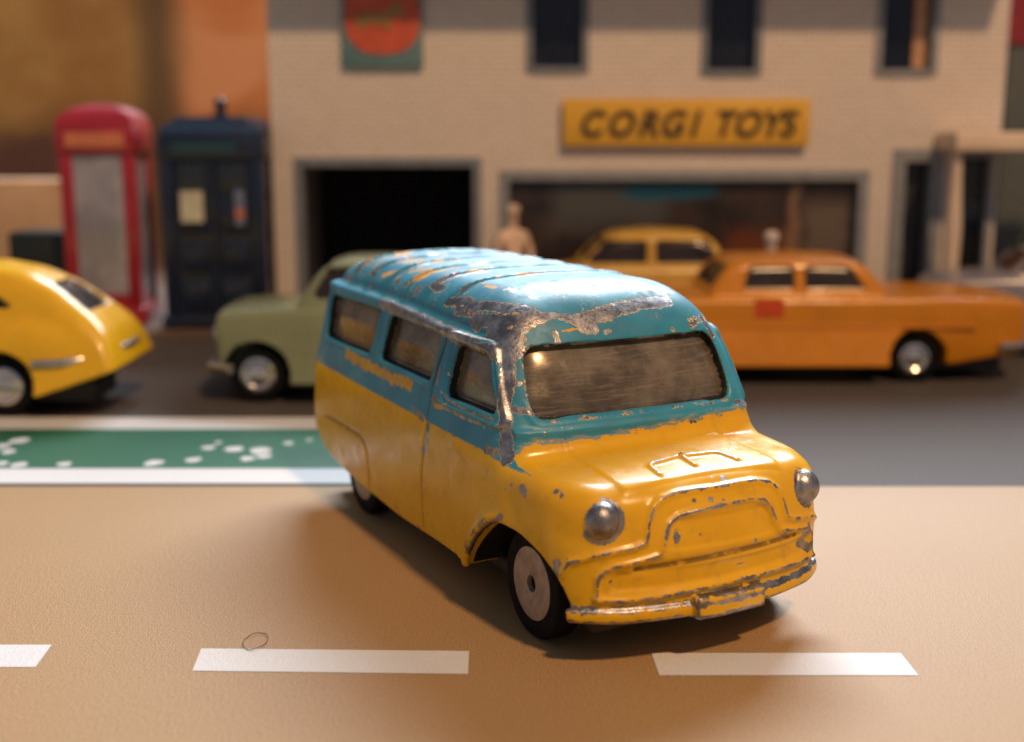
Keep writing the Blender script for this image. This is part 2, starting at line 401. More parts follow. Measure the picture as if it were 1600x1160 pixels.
# boards on the front
board = MB().box(1.47, 8.56, -.28, -.10, 5.27, 6.60).build('name_board', plain('amber_board', (.78, .44, .045), .45, 0, .06, .8), shop, .03)
MB().box(1.9, 8.1, -.10, .0, 5.5, 6.3).build('board_batten', frame_m, shop)
ink = plain('black_ink', (.02, .016, .012), .6)
def letter(ch, x, z, size, y, shear, parent, m, name='letter', bold=.012, sx=1.):
    c = bpy.data.curves.new(name, 'FONT'); c.body = ch; c.size = size; c.shear = shear; c.extrude = .02; c.offset = bold * size
    t = bpy.data.objects.new('tmp', c); COL.objects.link(t)
    me = bpy.data.meshes.new_from_object(t.evaluated_get(bpy.context.evaluated_depsgraph_get())); bpy.data.objects.remove(t)
    o = link(name, me, m, parent); o.rotation_euler = (R(90), 0, 0); o.location = (x, y, z); o.scale = (sx, 1, 1); return o
for ch, x in zip('CORGITOYS', (1.90, 2.70, 3.60, 4.22, 5.08, 5.76, 6.34, 7.12, 7.68)):
    letter(ch, x, 5.55, 1.02, -.30, .28, board, ink, bold=.028, sx=.92)
# square board with a red roundel and a dog emblem
lg = MB().box(-4.85, -2.55, -.18, -.02, 7.47, 10.0).build('emblem_board', plain('teal_sign', (.13, .25, .27), .5), shop, .03)
def superell(cx, cz, a, b, n=40, p=2.6): return [(cx + a * math.copysign(abs(math.cos(t)) ** (2 / p), math.cos(t)), cz + b * math.copysign(abs(math.sin(t)) ** (2 / p), math.sin(t))) for t in np.linspace(0, 2 * math.pi, n, endpoint=False)]
MB().prism(superell(-3.68, 8.95, 1.08, 1.10), 'y', -.22, -.17).build('roundel', plain('red_roundel', (.60, .10, .045), .5), lg)
DOG = [(-4.45, 8.62), (-4.36, 8.62), (-4.28, 8.50), (-4.18, 8.50), (-4.14, 8.66), (-3.65, 8.66), (-3.60, 8.50), (-3.48, 8.50), (-3.44, 8.74), (-3.30, 8.90), (-3.06, 8.88), (-2.98, 8.98), (-3.10, 9.10), (-3.14, 9.32), (-3.24, 9.16), (-3.34, 9.36), (-3.46, 9.12), (-3.62, 9.0), (-4.2, 9.0), (-4.42, 8.88)]
MB().prism(DOG, 'y', -.25, -.215).build('dog_emblem', plain('ochre_emblem', (.34, .19, .06), .5), lg)
# neighbouring building at the right
nb = empty('neighbour_building', (15.15, 38.2, 0), 0, 'grey and crimson building edge beyond the porch of the toy shop', 'building')
MB().box(0, 9, 0, 6, .1, 8.30).build('lower_wall', plain('grey_teal_wall', (.10, .115, .11), .6), nb)
MB().box(-.08, 9, -.1, 6, 8.303, 13).build('upper_wall', plain('crimson_wall', (.26, .018, .03), .5), nb)
# ------------------------------------------------------------------ street furniture
pb = empty('phone_box', (-11.85, 36.05, .1), R(3), 'red telephone box with a domed top and pale sign band beside the police box', 'phone box')
RED = plain('phone_box_red', (.36, .012, .03), .35, 0, .12, 1.5, .4)
h = 1.06
MB().box(-h - .06, h + .06, -h - .06, h + .06, 0, .55).build('plinth', RED, pb, .05)
for sx in (-1, 1):
    for sy in (-1, 1): MB().box(*sorted((sx * h, sx * (h - .36))), *sorted((sy * h, sy * (h - .36))), .55, 4.95).build('corner_post', RED, pb, .05)
for i, (a, b) in enumerate((((-.70, .70), (-h + .08, -h + .16)), ((-.70, .70), (h - .16, h - .08)))):
    gp = MB().box(*a, *b, .95, 4.95).build('glazing', clear_glass('phone_glass', (.40, .40, .46), .5), pb)
    MB().box(-.70, .70, *b, .55, .95).build('kick_panel', RED, pb)
for a, b in (((h - .16, h - .08), (-.70, .70)), ((-h + .08, -h + .16), (-.70, .70))):
    MB().box(*a, *b, .95, 4.95).build('glazing', clear_glass('phone_glass_side', (.20, .19, .20), .85), pb)
    MB().box(*a, *b, .55, .95).build('kick_panel', RED, pb)
MB().box(-.34, .30, -.85, -.2, 1.9, 4.5).build('telephone_unit', plain('blue_unit', (.07, .10, .33), .5), pb)
MB().box(-h - .05, h + .05, -h - .05, h + .05, 4.95, 5.75).build('cornice', RED, pb, .05)
MB().box(-.82, .82, -h - .10, -h - .04, 5.15, 5.55).build('sign_band', plain('pale_orange_sign', (.62, .20, .10), .5), pb)
dome = []
for i in range(9):
    t = i / 8 * math.pi / 2; dome.append(((h + .02) * math.cos(t), 5.75 + .62 * math.sin(t)))
m = MB(); n = 24
ring = lambda r, z: [(max(-r, min(r, 1.42 * r * math.cos(q))), max(-r, min(r, 1.42 * r * math.sin(q))), z) for q in np.linspace(0, 2 * math.pi, n, endpoint=False)]
vv = [p for r, z in dome[:-1] for p in ring(r, z)]; m.add(vv, [(j * n + i, j * n + (i + 1) % n, (j + 1) * n + (i + 1) % n, (j + 1) * n + i) for j in range(len(dome) - 2) for i in range(n)] + [tuple((len(dome) - 2) * n + i for i in range(n))])
m.build('dome_roof', RED, pb, smooth=True)
pz = empty('police_box', (-8.47, 36.15, .1), 0, 'dark blue police box with stepped roof and top lamp beside the shop wall', 'police box')
BLU = plain('police_box_blue', (.005, .013, .042), .38, 0, .2, 1.2, .3)
h = 1.42
MB().box(-h - .15, h + .15, -h - .15, h + .15, 0, .35).build('plinth', BLU, pz, .05)
MB().box(-h + .12, h - .12, -h + .12, h - .12, .35, 5.2).build('core', BLU, pz)
for sx in (-1, 1):
    for sy in (-1, 1): MB().box(*sorted((sx * (h + .05), sx * (h - .3))), *sorted((sy * (h + .05), sy * (h - .3))), .35, 5.25).build('corner_post', BLU, pz, .04)
for sy, ax in ((-1, 0), (1, 1)):
    MB().box(*((-.06, .06, -h - .02, -h + .14) if ax == 0 else (h - .14, h + .02, -.06, .06)), .35, 4.75).build('centre_post', BLU, pz)
    for q in (-.58, .58):
        for z in (.55, 1.65, 2.75, 3.85):
            x = (q - .40, q + .40, -h + .04, -h + .15) if ax == 0 else (h - .15, h - .04, q - .40, q + .40)
            MB().box(*x, z, z + .85).build('door_panel', BLU if z < 3.8 else plain('dim_window', (.02, .03, .05), .3), pz, .03)
MB().box(-h - .08, h + .08, -h - .08, h + .08, 4.80, 5.45).build('header', BLU, pz, .04)
MB().box(-1.05, .75, -h - .14, -h - .06, 4.98, 5.28).build('sign_band', plain('dark_teal_sign', (.012, .06, .085), .5), pz)
ROOF = plain('police_roof_blue', (.022, .06, .15), .42)
MB().box(-h - .02, h + .02, -h - .02, h + .02, 5.45, 5.72).build('roof_step', ROOF, pz, .06)
MB().prism([(-h + .12, 5.72), (h - .12, 5.72), (h - .5, 5.98), (-h + .5, 5.98)], 'y', -h + .14, h - .14).build('roof_cap', ROOF, pz)
MB().lathe([(.22, 5.98), (.22, 6.06), (.15, 6.08), (.15, 6.32), (.20, 6.34), (.16, 6.48), (.04, 6.54)], 'z', (0, 0, 0), 20).build('lamp', BLU, pz, smooth=True)
MB().box(-.92, -.28, -h - .02, -h + .02, 3.05, 3.92).build('notice', plain('cream_notice', (.62, .60, .45), .6), pz)
MB().box(.62, .90, -h - .02, -h + .02, 2.95, 3.95).build('door_plate', plain('blue_white_plate', (.16, .20, .33), .5), pz)
MB().box(.64, .88, -h - .05, -h - .022, 3.15, 3.42).build('orange_plate', plain('orange_plate', (.62, .19, .08), .5), pz)
tag(MB().box(-15.0, -13.15, 36.2, 37.6, .1, 2.75).build('litter_bin', plain('black_bin', (.012, .018, .018), .5), None, .12), 'small dark bin standing beside the red phone box', 'bin')
# shrub at the far right
sh = empty('shrub', (15.0, 34.3, .1), 0, 'dark green shrub under the porch canopy', 'shrub')
m = MB()
for i in range(900):
    t, u = random.uniform(0, 6.28), random.uniform(-.5, 1); rr = random.uniform(.5, 1.) * math.sqrt(1 - (u * .9) ** 2)
    c = Vector((rr * 1.25 * math.cos(t), rr * 1.0 * math.sin(t), 1.5 + u * 1.15)); a = Vector((random.gauss(0, 1), random.gauss(0, 1), random.gauss(0, 1))).normalized(); b = a.orthogonal().normalized()
    m.add([c, c + a * .10 + b * .06, c + a * .24, c + a * .10 - b * .06], [(0, 1, 2, 3)])
m.build('foliage', plain('dark_leaf', (.018, .035, .016), .5, 0, .4, 4), sh)
MB().lathe([(.10, 0), (.07, .8), (.05, 1.6)], 'z', (0, 0, 0), 10).build('stem', plain('bark', (.06, .04, .025), .8), sh, smooth=True)
# ------------------------------------------------------------------ cars behind
def toy_car(name, loc, rz, label, paint, p, glass):
    top = curve_table(p['top'], -9, 9, p.get('ts', .18)); cab = curve_table(p['cab'], -9, 9, p.get('cs', .12))
    hw = curve_table(p['hw'], -1, 4, .12); bot = curve_table(p['bot'], -9, 9, .12); nar = curve_table(p['plan'], -9, 9, .2)
    xa, xb = p['x']; ck = p.get('ck', .30); wr = p['wr']
    def body(X, Y, Z):
        A = np.abs(Y)
        d = smax(A - hw(Z) - nar(X), Z - top(X) + .05 * (Y / 1.5) ** 2, p.get('bk', .22))
        d = smax(d, np.maximum(xa - X, X - xb) + .10 * (Y / 1.3) ** 2, p.get('ek', .3))
        c = smax(A - (p['cw'][0] + (p['cw'][1] - p['cw'][0]) * (Z - p['belt']) / (p['roof'] - p['belt'])), Z - cab(X) + .06 * (Y / 1.2) ** 2, ck)
        d = smin(d, c, .06)
        return smax(d, bot(X) - Z, .08)
    def full(X, Y, Z):
        d = body(X, Y, Z); b = d + .07; A = np.abs(Y)
        for w in p['win']: d = smax(d, -np.maximum(np.maximum(convex_sd(X, Z, w, .10), -b), p['cw'][1] - .45 - A), .03)
        for w, s in p.get('scr', []): d = smax(d, -np.maximum(np.maximum(convex_sd(Y, Z, w, .12), -b), -s * (X - p['mid'])), .03)
        for x in p['wx']: d = np.maximum(d, -np.maximum(np.sqrt((X - x) ** 2 + (Z - wr) ** 2) - wr * 1.22, p['hw'][0][1] - .75 - A))
        return d
    H_ = .058
    V, F = surface_nets(full, (xa - .3, -2.2, .05), (xb + .3, 2.2, p['roof'] + .3), H_)
    V = project(full, V, H_, 2)
    N = grad(full, V, .03); N /= np.maximum(np.linalg.norm(N, axis=1), 1e-9)[:, None]
    root = empty(name, loc, rz, label, p.get('cat', 'toy car'))
    cx, cy, cz = V[F].mean(1).T; bd = body(cx, cy, cz); reg = np.zeros(len(F), int); k = 0
    glassn = []
    for s in (-1, 1):
        for w in p['win']:
            k += 1; reg[(convex_sd(cx, cz, w, .10) < -.01) & (cy * s > p['cw'][1] - .45) & (bd < -.04) & (reg == 0)] = k; glassn.append('side_window')
    for w, s in p.get('scr', []):
        k += 1; reg[(convex_sd(cy, cz, w, .12) < -.01) & (s * (cx - p['mid']) > 0) & (bd < -.04) & (reg == 0)] = k; glassn.append('windscreen' if s * p.get('fwd', 1) > 0 else 'rear_window')
    part_mesh('body', V, F, N, reg == 0, paint, root)
    for i, gn in enumerate(glassn): part_mesh(gn, V, F, N, reg == i + 1, glass, root)
    MB().box(xa + .5, xb - .5, -p['hw'][0][1] + .55, p['hw'][0][1] - .55, .22, .6).build('base_plate', plain('tin_base', (.045, .042, .04), .5, .6), root)
    tm = plain('tyre_rubber', (.0065, .0065, .008), .75, 0, .3, 6, bump=.25, spec=.15); hm = p.get('hub') or plain('chrome_hub', (.62, .60, .58), .22, .9)
    for x in p['wx']:
        for s in (-1, 1):
            w = MB().lathe([(wr * .3, -.20), (wr * .93, -.20), (wr, -.14), (wr, .10), (wr * .93, .17), (wr * .66, .19), (wr * .60, .12), (wr * .2, .12)], 'y', (0, 0, 0), 36).build('wheel', tm, root, smooth=True)
            w.location = (x, s * (p['hw'][0][1] - .22), wr); w.rotation_euler = (0, 0, 0 if s > 0 else math.pi)
            hb = MB().lathe([(wr * .62, .11), (wr * .62, .16), (wr * .50, .185), (wr * .40, .15), (wr * .18, .19), (wr * .05, .20)], 'y', (0, 0, 0), 28).build('hub', hm, w, smooth=True)
    return root
def gloss(name, col): return plain(name, col, .28, 0, .06, 1., .15)
chrome = plain('worn_chrome', (.55, .53, .50), .25, .9)
smoke = plain('car_glazing', (.030, .020, .018), .22, .1, .4, 1.)
# orange saloon
o = toy_car('saloon_car', (6.1, 28.95, 0), 0, 'long orange saloon with a red door sign parked behind the van', gloss('orange_enamel', (.62, .225, .003)), {
    'top': [(-6, 1.85), (-4.6, 1.96), (-1, 2.0), (2.4, 2.0), (3.4, 2.02), (4.9, 1.98), (5.6, 1.90), (6, 1.85)], 'cab': [(-2.4, .5), (-1.75, 1.9), (-1.25, 2.62), (-.95, 2.80), (.6, 2.84), (1.8, 2.80), (2.05, 2.62), (2.55, 1.95), (3.0, .5)], 'ek': .14, 'bk': .13, 'hw': [(.3, 1.66), (.8, 1.74), (1.6, 1.77), (2.2, 1.74)],
    'bot': [(-6, .8), (-4.6, .5), (-4, .42), (4, .42), (4.7, .55), (6, .75)], 'plan': [(-6, -.25), (-5, -.05), (-3, 0), (3.5, 0), (5, -.06), (6, -.25)], 'x': (-5.2, 5.75), 'cw': (1.55, 1.28), 'belt': 2.0, 'roof': 2.84, 'mid': .4,
    'ck': .2, 'wx': (-3.1, 3.1), 'wr': .56, 'win': [[(-.85, 2.12), (.32, 2.12), (.32, 2.62), (-.70, 2.62)], [(.56, 2.12), (1.95, 2.12), (1.58, 2.62), (.56, 2.62)]], 'scr': [([(-1.15, 2.14), (1.15, 2.14), (1.0, 2.60), (-1.0, 2.60)], 1), ([(-1.15, 2.14), (1.15, 2.14), (1.0, 2.60), (-1.0, 2.60)], -1)]}, smoke)
MB().box(-.62, .02, -1.775, -1.735, 1.52, 1.92).build('door_sign', plain('red_door_sign', (.62, .07, .012), .4), o)
MB().tube([(4.95, -1.75, .85), (5.55, -1.55, .85), (5.85, -.8, .85), (5.9, 0, .85), (5.85, .8, .85), (5.55, 1.55, .85)], .10).build('bumper', chrome, o, smooth=True)
MB().tube([(-4.9, -1.7, .85), (-5.3, -.9, .85), (-5.35, 0, .85), (-5.3, .9, .85), (-4.9, 1.7, .85)], .10).build('bumper', chrome, o, smooth=True)
for s in (-1, 1): MB().lathe([(.22, -.1), (.22, .06), (.12, .13), (.02, .15)], 'x', (5.55, s * 1.12, 1.45), 20).build('headlight', chrome, o, smooth=True)
MB().tube([(-4.6, -1.74, 1.30), (0, -1.78, 1.30), (4.4, -1.77, 1.30)], .028).build('side_trim', plain('orange_trim', (.62, .20, .02), .3), o)
# muted yellow saloon
y = toy_car('saloon_car', (3.75, 33.0, 0), R(180), 'small muted yellow saloon parked in front of the long shop window', gloss('mustard_enamel', (.62, .36, .05)), {
    'top': [(-5, 1.75), (-3.5, 2.0), (-1.8, 2.2), (1.8, 2.2), (2.4, 2.1), (3.4, 1.95), (4.2, 1.75)], 'cab': [(-2.5, .5), (-2.02, 1.9), (-1.72, 2.8), (-1.2, 3.08), (0, 3.13), (1.0, 3.05), (1.5, 2.8), (2.2, 2.0), (2.6, .5)], 'hw': [(.3, 1.32), (.8, 1.40), (1.6, 1.44), (2.2, 1.32)],
    'bot': [(-6, .6), (-3.4, .42), (3.4, .42), (6, .7)], 'plan': [(-5, -.3), (-3, 0), (3, 0), (5, -.3)], 'x': (-3.7, 4.1), 'cw': (1.28, 1.05), 'belt': 2.15, 'roof': 3.13, 'mid': -.2,
    'wx': (-2.4, 2.5), 'wr': .52, 'win': [[(-1.62, 2.28), (-.02, 2.28), (-.02, 2.84), (-1.42, 2.84)], [(.22, 2.28), (1.82, 2.28), (1.32, 2.84), (.22, 2.84)]], 'scr': [([(-.95, 2.28), (.95, 2.28), (.82, 2.84), (-.82, 2.84)], 1), ([(-.95, 2.28), (.95, 2.28), (.82, 2.84), (-.82, 2.84)], -1)]}, smoke)
MB().tube([(3.6, -1.3, .8), (4.1, -.7, .8), (4.15, .7, .8), (3.6, 1.3, .8)], .09).build('bumper', chrome, y, smooth=True)
# green car, its nose to the left
g = toy_car('saloon_car', (-2.9, 26.55, 0), R(180), 'sage green car with a flat bonnet parked nose to tail behind the yellow coupe', gloss('sage_enamel', (.225, .25, .135)), {
    'top': [(-4, 1.8), (-2, 2.0), (1.3, 2.08), (2.2, 2.03), (3.2, 1.97), (3.45, 1.9), (3.7, 1.7)], 'ek': .16, 'cab': [(-3.3, .5), (-2.9, 2.3), (-2.4, 2.9), (-1, 3.0), (.6, 3.0), (1.08, 2.88), (1.36, 2.55), (1.72, 1.95), (2.0, .5)], 'hw': [(.3, 1.42), (.8, 1.52), (1.5, 1.55), (2.2, 1.40)],
    'bot': [(-6, .5), (-3.0, .42), (2.9, .42), (3.5, .62)], 'plan': [(-5, -.2), (-3, 0), (2.6, 0), (3.3, -.10), (4, -.3)], 'x': (-3.5, 3.42), 'cw': (1.34, 1.10), 'belt': 2.0, 'roof': 3.12, 'mid': -.4, 'bk': .20,
    'wx': (-1.9, 2.46), 'wr': .60, 'win': [[(-2.3, 2.2), (-.85, 2.2), (-.85, 2.82), (-2.1, 2.82)], [(-.65, 2.2), (1.28, 2.2), (.98, 2.82), (-.65, 2.82)]], 'scr': [([(-1.0, 2.22), (1.0, 2.22), (.86, 2.84), (-.86, 2.84)], 1)]}, smoke)
MB().tube([(3.0, -1.5, .75), (3.45, -1.25, .75), (3.55, 0, .75), (3.45, 1.25, .75), (3.0, 1.5, .75)], .11).build('bumper', chrome, g, smooth=True)
for s in (-1, 1): MB().lathe([(.20, -.1), (.20, .05), (.10, .12), (.02, .13)], 'x', (3.32, s * 1.05, 1.45), 20).build('headlight', chrome, g, smooth=True)
MB().box(3.30, 3.44, -.62, .62, 1.05, 1.62).build('grille', chrome, g, .04)
# yellow fastback coupe, its tail to the right
c = toy_car('coupe_car', (-11.8, 25.05, 0), R(180), 'bright yellow fastback coupe with chrome rear bumper standing on the road', gloss('yellow_enamel', (.80, .46, .008)), {
    'top': [(-4.5, 1.62), (-3.75, 1.76), (-3.4, 1.90), (-2.8, 2.08), (-2.2, 2.12), (-.5, 2.0), (2, 1.95), (4.5, 1.6)], 'cab': [(-4.15, .2), (-3.85, 1.45), (-3.65, 1.80), (-3.3, 2.08), (-2.7, 2.54), (-2.0, 2.88), (-1.2, 3.04), (-.3, 3.0), (.6, 2.6), (1.6, 1.9), (2.4, .6)], 'hw': [(.3, 1.25), (.8, 1.38), (1.3, 1.46), (1.8, 1.32), (2.4, 1.1)],
    'bot': [(-6, 1.6), (-3.75, .92), (-3.1, .70), (-2.35, .46), (3, .42), (5, .6)], 'plan': [(-4.3, -.5), (-3.6, -.22), (-2.6, .02), (-1.4, .08), (0, 0), (3, 0), (5, -.3)], 'ek': .42, 'x': (-3.76, 4.4), 'cw': (1.22, .80), 'belt': 1.8, 'roof': 3.04, 'mid': -1.2, 'ck': .42, 'bk': .5,
    'wx': (-1.62, 3.0), 'wr': .62, 'fwd': 1, 'win': [[(-1.9, 2.18), (-.2, 2.14), (.55, 2.2), (-.05, 2.66), (-1.2, 2.66)]], 'scr': [([(-.72, 2.06), (.72, 2.06), (.56, 2.60), (-.56, 2.60)], -1)]}, plain('black_glazing', (.012, .010, .008), .2))
MB().tube([(-2.35, 1.49, 1.13), (-2.9, 1.47, 1.15), (-3.35, 1.33, 1.20), (-3.68, 1.0, 1.26), (-3.80, .5, 1.30), (-3.83, 0, 1.30), (-3.80, -.5, 1.30), (-3.68, -1.0, 1.26), (-3.35, -1.33, 1.20), (-2.9, -1.47, 1.15), (-2.35, -1.49, 1.13)], .085).build('bumper', chrome, c, smooth=True)
for s in (-1, 1): MB().lathe([(.15, .1), (.15, -.06), (.08, -.12), (.01, -.13)], 'x', (-3.62, s * .74, 1.50), 18).build('tail_light', plain('pale_lens', (.55, .42, .28), .2), c, smooth=True)
# pale car half hidden at the right
q = toy_car('saloon_car', (14.6, 32.0, 0), R(172), 'pale lilac grey car half hidden behind the orange saloon bonnet', gloss('lilac_grey_enamel', (.26, .25, .29)), {
    'top': [(-5, 1.8), (-3, 2.0), (0, 2.05), (2, 2.05), (3.2, 1.95), (4, 1.6)], 'cab': [(-2.4, .5), (-1.9, 1.9), (-1.4, 2.6), (-.6, 2.75), (.6, 2.74), (1.2, 2.6), (1.8, 2.0), (2.2, .5)], 'hw': [(.3, 1.32), (.8, 1.40), (1.6, 1.44), (2.2, 1.32)],
    'bot': [(-6, .6), (-3.4, .42), (3.4, .42), (6, .7)], 'plan': [(-5, -.3), (-3, 0), (3, 0), (5, -.3)], 'x': (-3.6, 3.7), 'cw': (1.26, 1.05), 'belt': 2.0, 'roof': 2.75, 'mid': -.2,
    'wx': (-2.3, 2.4), 'wr': .5, 'win': [[(-1.55, 2.1), (-.05, 2.1), (-.05, 2.56), (-1.3, 2.56)], [(.15, 2.1), (1.5, 2.1), (1.1, 2.56), (.15, 2.56)]], 'scr': [([(-.95, 2.1), (.95, 2.1), (.82, 2.55), (-.82, 2.55)], 1)]}, plain('rust_glazing', (.10, .04, .02), .3))
# ------------------------------------------------------------------ little figures
def person(loc, rz, hgt, label, m_body, m_head, bend=0., arms=.35):
    root = empty('person', loc, rz, label, 'person', 'painted figures by the shop window'); s = hgt / 3.7
    J = {'pel': (0, 0, 1.85, .30), 'wai': (0, -.02, 2.2, .26), 'che': (0, bend * .1, 2.7, .34), 'nec': (0, bend * .25, 3.02, .11), 'hd0': (0, bend * .3, 3.2, .17), 'hd1': (0, bend * .32, 3.46, .20), 'hd2': (0, bend * .32, 3.62, .12)}
    E = [('pel', 'wai'), ('wai', 'che'), ('che', 'nec'), ('nec', 'hd0'), ('hd0', 'hd1'), ('hd1', 'hd2')]
    for t, k in (('l', -1), ('r', 1)):
        J.update({t + 'sh': (k * .40, bend * .12, 2.82, .15), t + 'el': (k * (.48 + arms * .2), -.08, 2.32, .12), t + 'wr': (k * (.46 + arms * .1), -.30, 1.95, .09), t + 'ha': (k * .44, -.36, 1.80, .08),
                  t + 'hi': (k * .19, 0, 1.70, .21), t + 'kn': (k * .21, -.05, .98, .15), t + 'an': (k * .22, .03, .18, .10), t + 'to': (k * .25, -.24, .08, .09)})
        E += [('che', t + 'sh'), (t + 'sh', t + 'el'), (t + 'el', t + 'wr'), (t + 'wr', t + 'ha'), ('pel', t + 'hi'), (t + 'hi', t + 'kn'), (t + 'kn', t + 'an'), (t + 'an', t + 'to')]
    ks = list(J); me = bpy.data.meshes.new('body'); me.from_pydata([tuple(c * s for c in J[k][:3]) for k in ks], [(ks.index(a), ks.index(b)) for a, b in E], [])
    t = bpy.data.objects.new('tmp', me); COL.objects.link(t); t.modifiers.new('s', 'SKIN'); t.modifiers.new('u', 'SUBSURF').levels = 2
    for i, k in enumerate(ks):
        v = me.skin_vertices[0].data[i]; v.radius = (J[k][3] * s,) * 2; v.use_root = (k == 'pel')
    bm = bpy.data.meshes.new_from_object(t.evaluated_get(bpy.context.evaluated_depsgraph_get())); bpy.data.objects.remove(t)
    link('body', bm, m_body, root, True)
    hz = 3.66 * s; MB().lathe([(.21 * s, hz - .16 * s), (.225 * s, hz - .04 * s), (.18 * s, hz + .06 * s), (.06 * s, hz + .10 * s)], 'z', (0, bend * .32 * s, 0), 20).build('hair', m_head, root, smooth=True)
    for k in (-1, 1): MB().lathe([(.03 * s, -.02 * s), (.02 * s, .02 * s)], 'y', (k * .075 * s, bend * .32 * s - .185 * s, 3.44 * s), 8).build('eye', plain('eye_dark', (.02, .015, .01), .4), root)
    MB().lathe([(.035 * s, 0), (.012 * s, .06 * s)], 'y', (0, bend * .32 * s - .24 * s, 3.37 * s), 8).build('nose', m_body, root, smooth=True)
    return root
flesh = plain('peach_figure', (.74, .54, .40), .5)
person((.02, 35.1, .1), R(20), 3.48, 'bare peach coloured figure standing between the garage and the long shop window', flesh, plain('peach_hair', (.70, .52, .40), .6))
person((6.62, 31.15, .004), R(-15), 3.12, 'white figure whose head shows over the orange saloon roof', plain('white_figure', (.66, .55, .48), .5), plain('white_hat', (.72, .64, .58), .5))
# ------------------------------------------------------------------ the van (subject)
SIDE_WINDOWS = [[(6.23, 2.53), (8.08, 2.52), (8.08, 3.14), (6.02, 3.16)],
                [(4.15, 2.51), (5.83, 2.53), (5.66, 3.13), (3.96, 3.11)],
                [(2.32, 2.44), (3.62, 2.42), (3.50, 3.06), (2.70, 3.07)]]
SCREEN = [(-1.42, 2.385), (1.42, 2.385), (1.44, 2.50), (1.31, 3.185), (-1.31, 3.185), (-1.44, 2.50)]
ARCH = [(.72, .2), (3.02, .2), (2.98, .46), (2.85, .70), (2.58, .97), (2.33, 1.17), (2.06, 1.30), (1.78, 1.31), (1.41, 1.26), (.99, 1.08), (.76, .75)]
GUT = curve_table([(2.0, 3.06), (2.6, 3.10), (3.2, 3.145), (4.3, 3.195), (6, 3.265), (8.8, 3.275)], 1, 9.5, .2)
def win_sd(Y, Z): return [convex_sd(Y, Z, w, k) - .025 for w, k in zip(SIDE_WINDOWS, (.10, .10, .16))]
def screen_sd(X, Z): return convex_sd(X, Z, SCREEN, .20)
def van(X, Y, Z):
    d = base(X, Y, Z); A = np.abs(X)
    # lamp pods and lamps
    d = smin(d, np.sqrt((A - 1.34) ** 2 + ((Y - .96) * .7) ** 2 + (Z - 1.61) ** 2) - .29, .12)
    d = smin(d, np.sqrt((A - 1.345) ** 2 + ((Y - .64) * 1.0) ** 2 + (Z - 1.61) ** 2) - .205, .02)
    # bumper bar and number plate
    ny = nose_y(X, np.full_like(Z, .62))
    bar = np.maximum(smax(smax(np.abs(Z - .595) - .08, ny - .065 * np.clip((1.85 - A) / .5, 0, 1) - Y, .07), A - 1.71, .05), Y - 1.15)
    d = smin(d, bar, .03)
    pl = smax(smax(np.abs(Z - .625) - .125, np.abs(X - .03) - .46, .05), ny - .15 - Y, .05)
    d = smin(d, np.maximum(pl, Y - 1), .02)
    # glazing: shallow recesses
    b = d + .13
    for w in win_sd(Y, Z): d = smax(d, -np.maximum(np.maximum(w, -b + .05 * np.clip(-w / .3, 0, 1)), 1.1 - A), .015)
    s = screen_sd(X, Z); d = smax(d, -np.maximum(np.maximum(s, -b + .06 * np.sqrt(np.clip(-s / .4, 0, 1))), Y - 3.0), .015)
    # wheel housings
    d = smax(d, -np.maximum(convex_sd(Y, Z, ARCH, .10), .95 - A), .035)
    d = np.maximum(d, -np.maximum(np.sqrt((Y - 6.85) ** 2 + (Z - .62) ** 2) - .80, np.maximum(.95 - A, A - 1.70)))
    return d
GRILLE_OUTER = [(-1.69, .83, 1.02), (-1.65, .74, 1.17), (-1.45, .56, 1.27), (-1.07, .42, 1.33), (-.93, .39, 1.38), (-.885, .42, 1.56), (-.82, .45, 1.72), (-.69, .47, 1.80), (-.49, .47, 1.83), (-.01, .43, 1.84), (.52, .46, 1.83), (.71, .46, 1.79), (.83, .44, 1.70), (.885, .41, 1.54), (.93, .39, 1.38), (1.07, .42, 1.33), (1.45, .56, 1.27), (1.65, .74, 1.17)]
GRILLE_INNER = [(-1.43, .55, .80), (-1.43, .53, 1.02), (-1.37, .50, 1.10), (-1.27, .47, 1.15), (-1.01, .38, 1.19), (-.78, .33, 1.24), (-.72, .35, 1.41), (-.67, .37, 1.54), (-.55, .37, 1.62), (-.35, .35, 1.65), (.02, .34, 1.67), (.38, .36, 1.67), (.58, .38, 1.63), (.68, .37, 1.52), (.73, .35, 1.38), (.78, .33, 1.27), (.95, .37, 1.23), (1.27, .47, 1.18), (1.40, .51, 1.10), (1.45, .55, .82)]
BOX_LINE = [(-1.43, .55, .79), (-1.2, .45, .765), (-.72, .32, .79), (-.42, .28, .81), (.24, .26, .83), (.85, .34, .82), (1.2, .45, .80), (1.45, .56, .80)]
SLOT = [(-1.05, .39, 1.10), (-.59, .29, 1.12), (-.12, .25, 1.14), (.41, .27, 1.15), (.85, .35, 1.15), (1.10, .40, 1.14)]
DOOR = [(1.6, 3.84, 3.10), (1.66, 3.99, 2.73), (1.71, 4.07, 2.44), (1.76, 4.10, 2.15), (1.79, 4.13, 1.82), (1.82, 4.19, 1.3), (1.79, 4.27, .75), (1.77, 4.29, .45)]
HATCH = [(1.79, 6.20, .50), (1.79, 6.13, .91), (1.81, 6.14, 1.16), (1.82, 6.22, 1.25), (1.82, 6.40, 1.31), (1.82, 7.78, 1.315), (1.81, 8.0, 1.28), (1.80, 8.08, 1.18), (1.80, 8.12, .78)]
BONNET = [(-1.05, 1.80, 2.03), (-1.05, 1.14, 1.97), (-1.07, .66, 1.88), (-.54, .62, 1.92), (0, .60, 1.94), (.54, .62, 1.92), (1.0, .68, 1.9), (.98, 1.14, 1.98), (.98, 1.80, 2.03)]
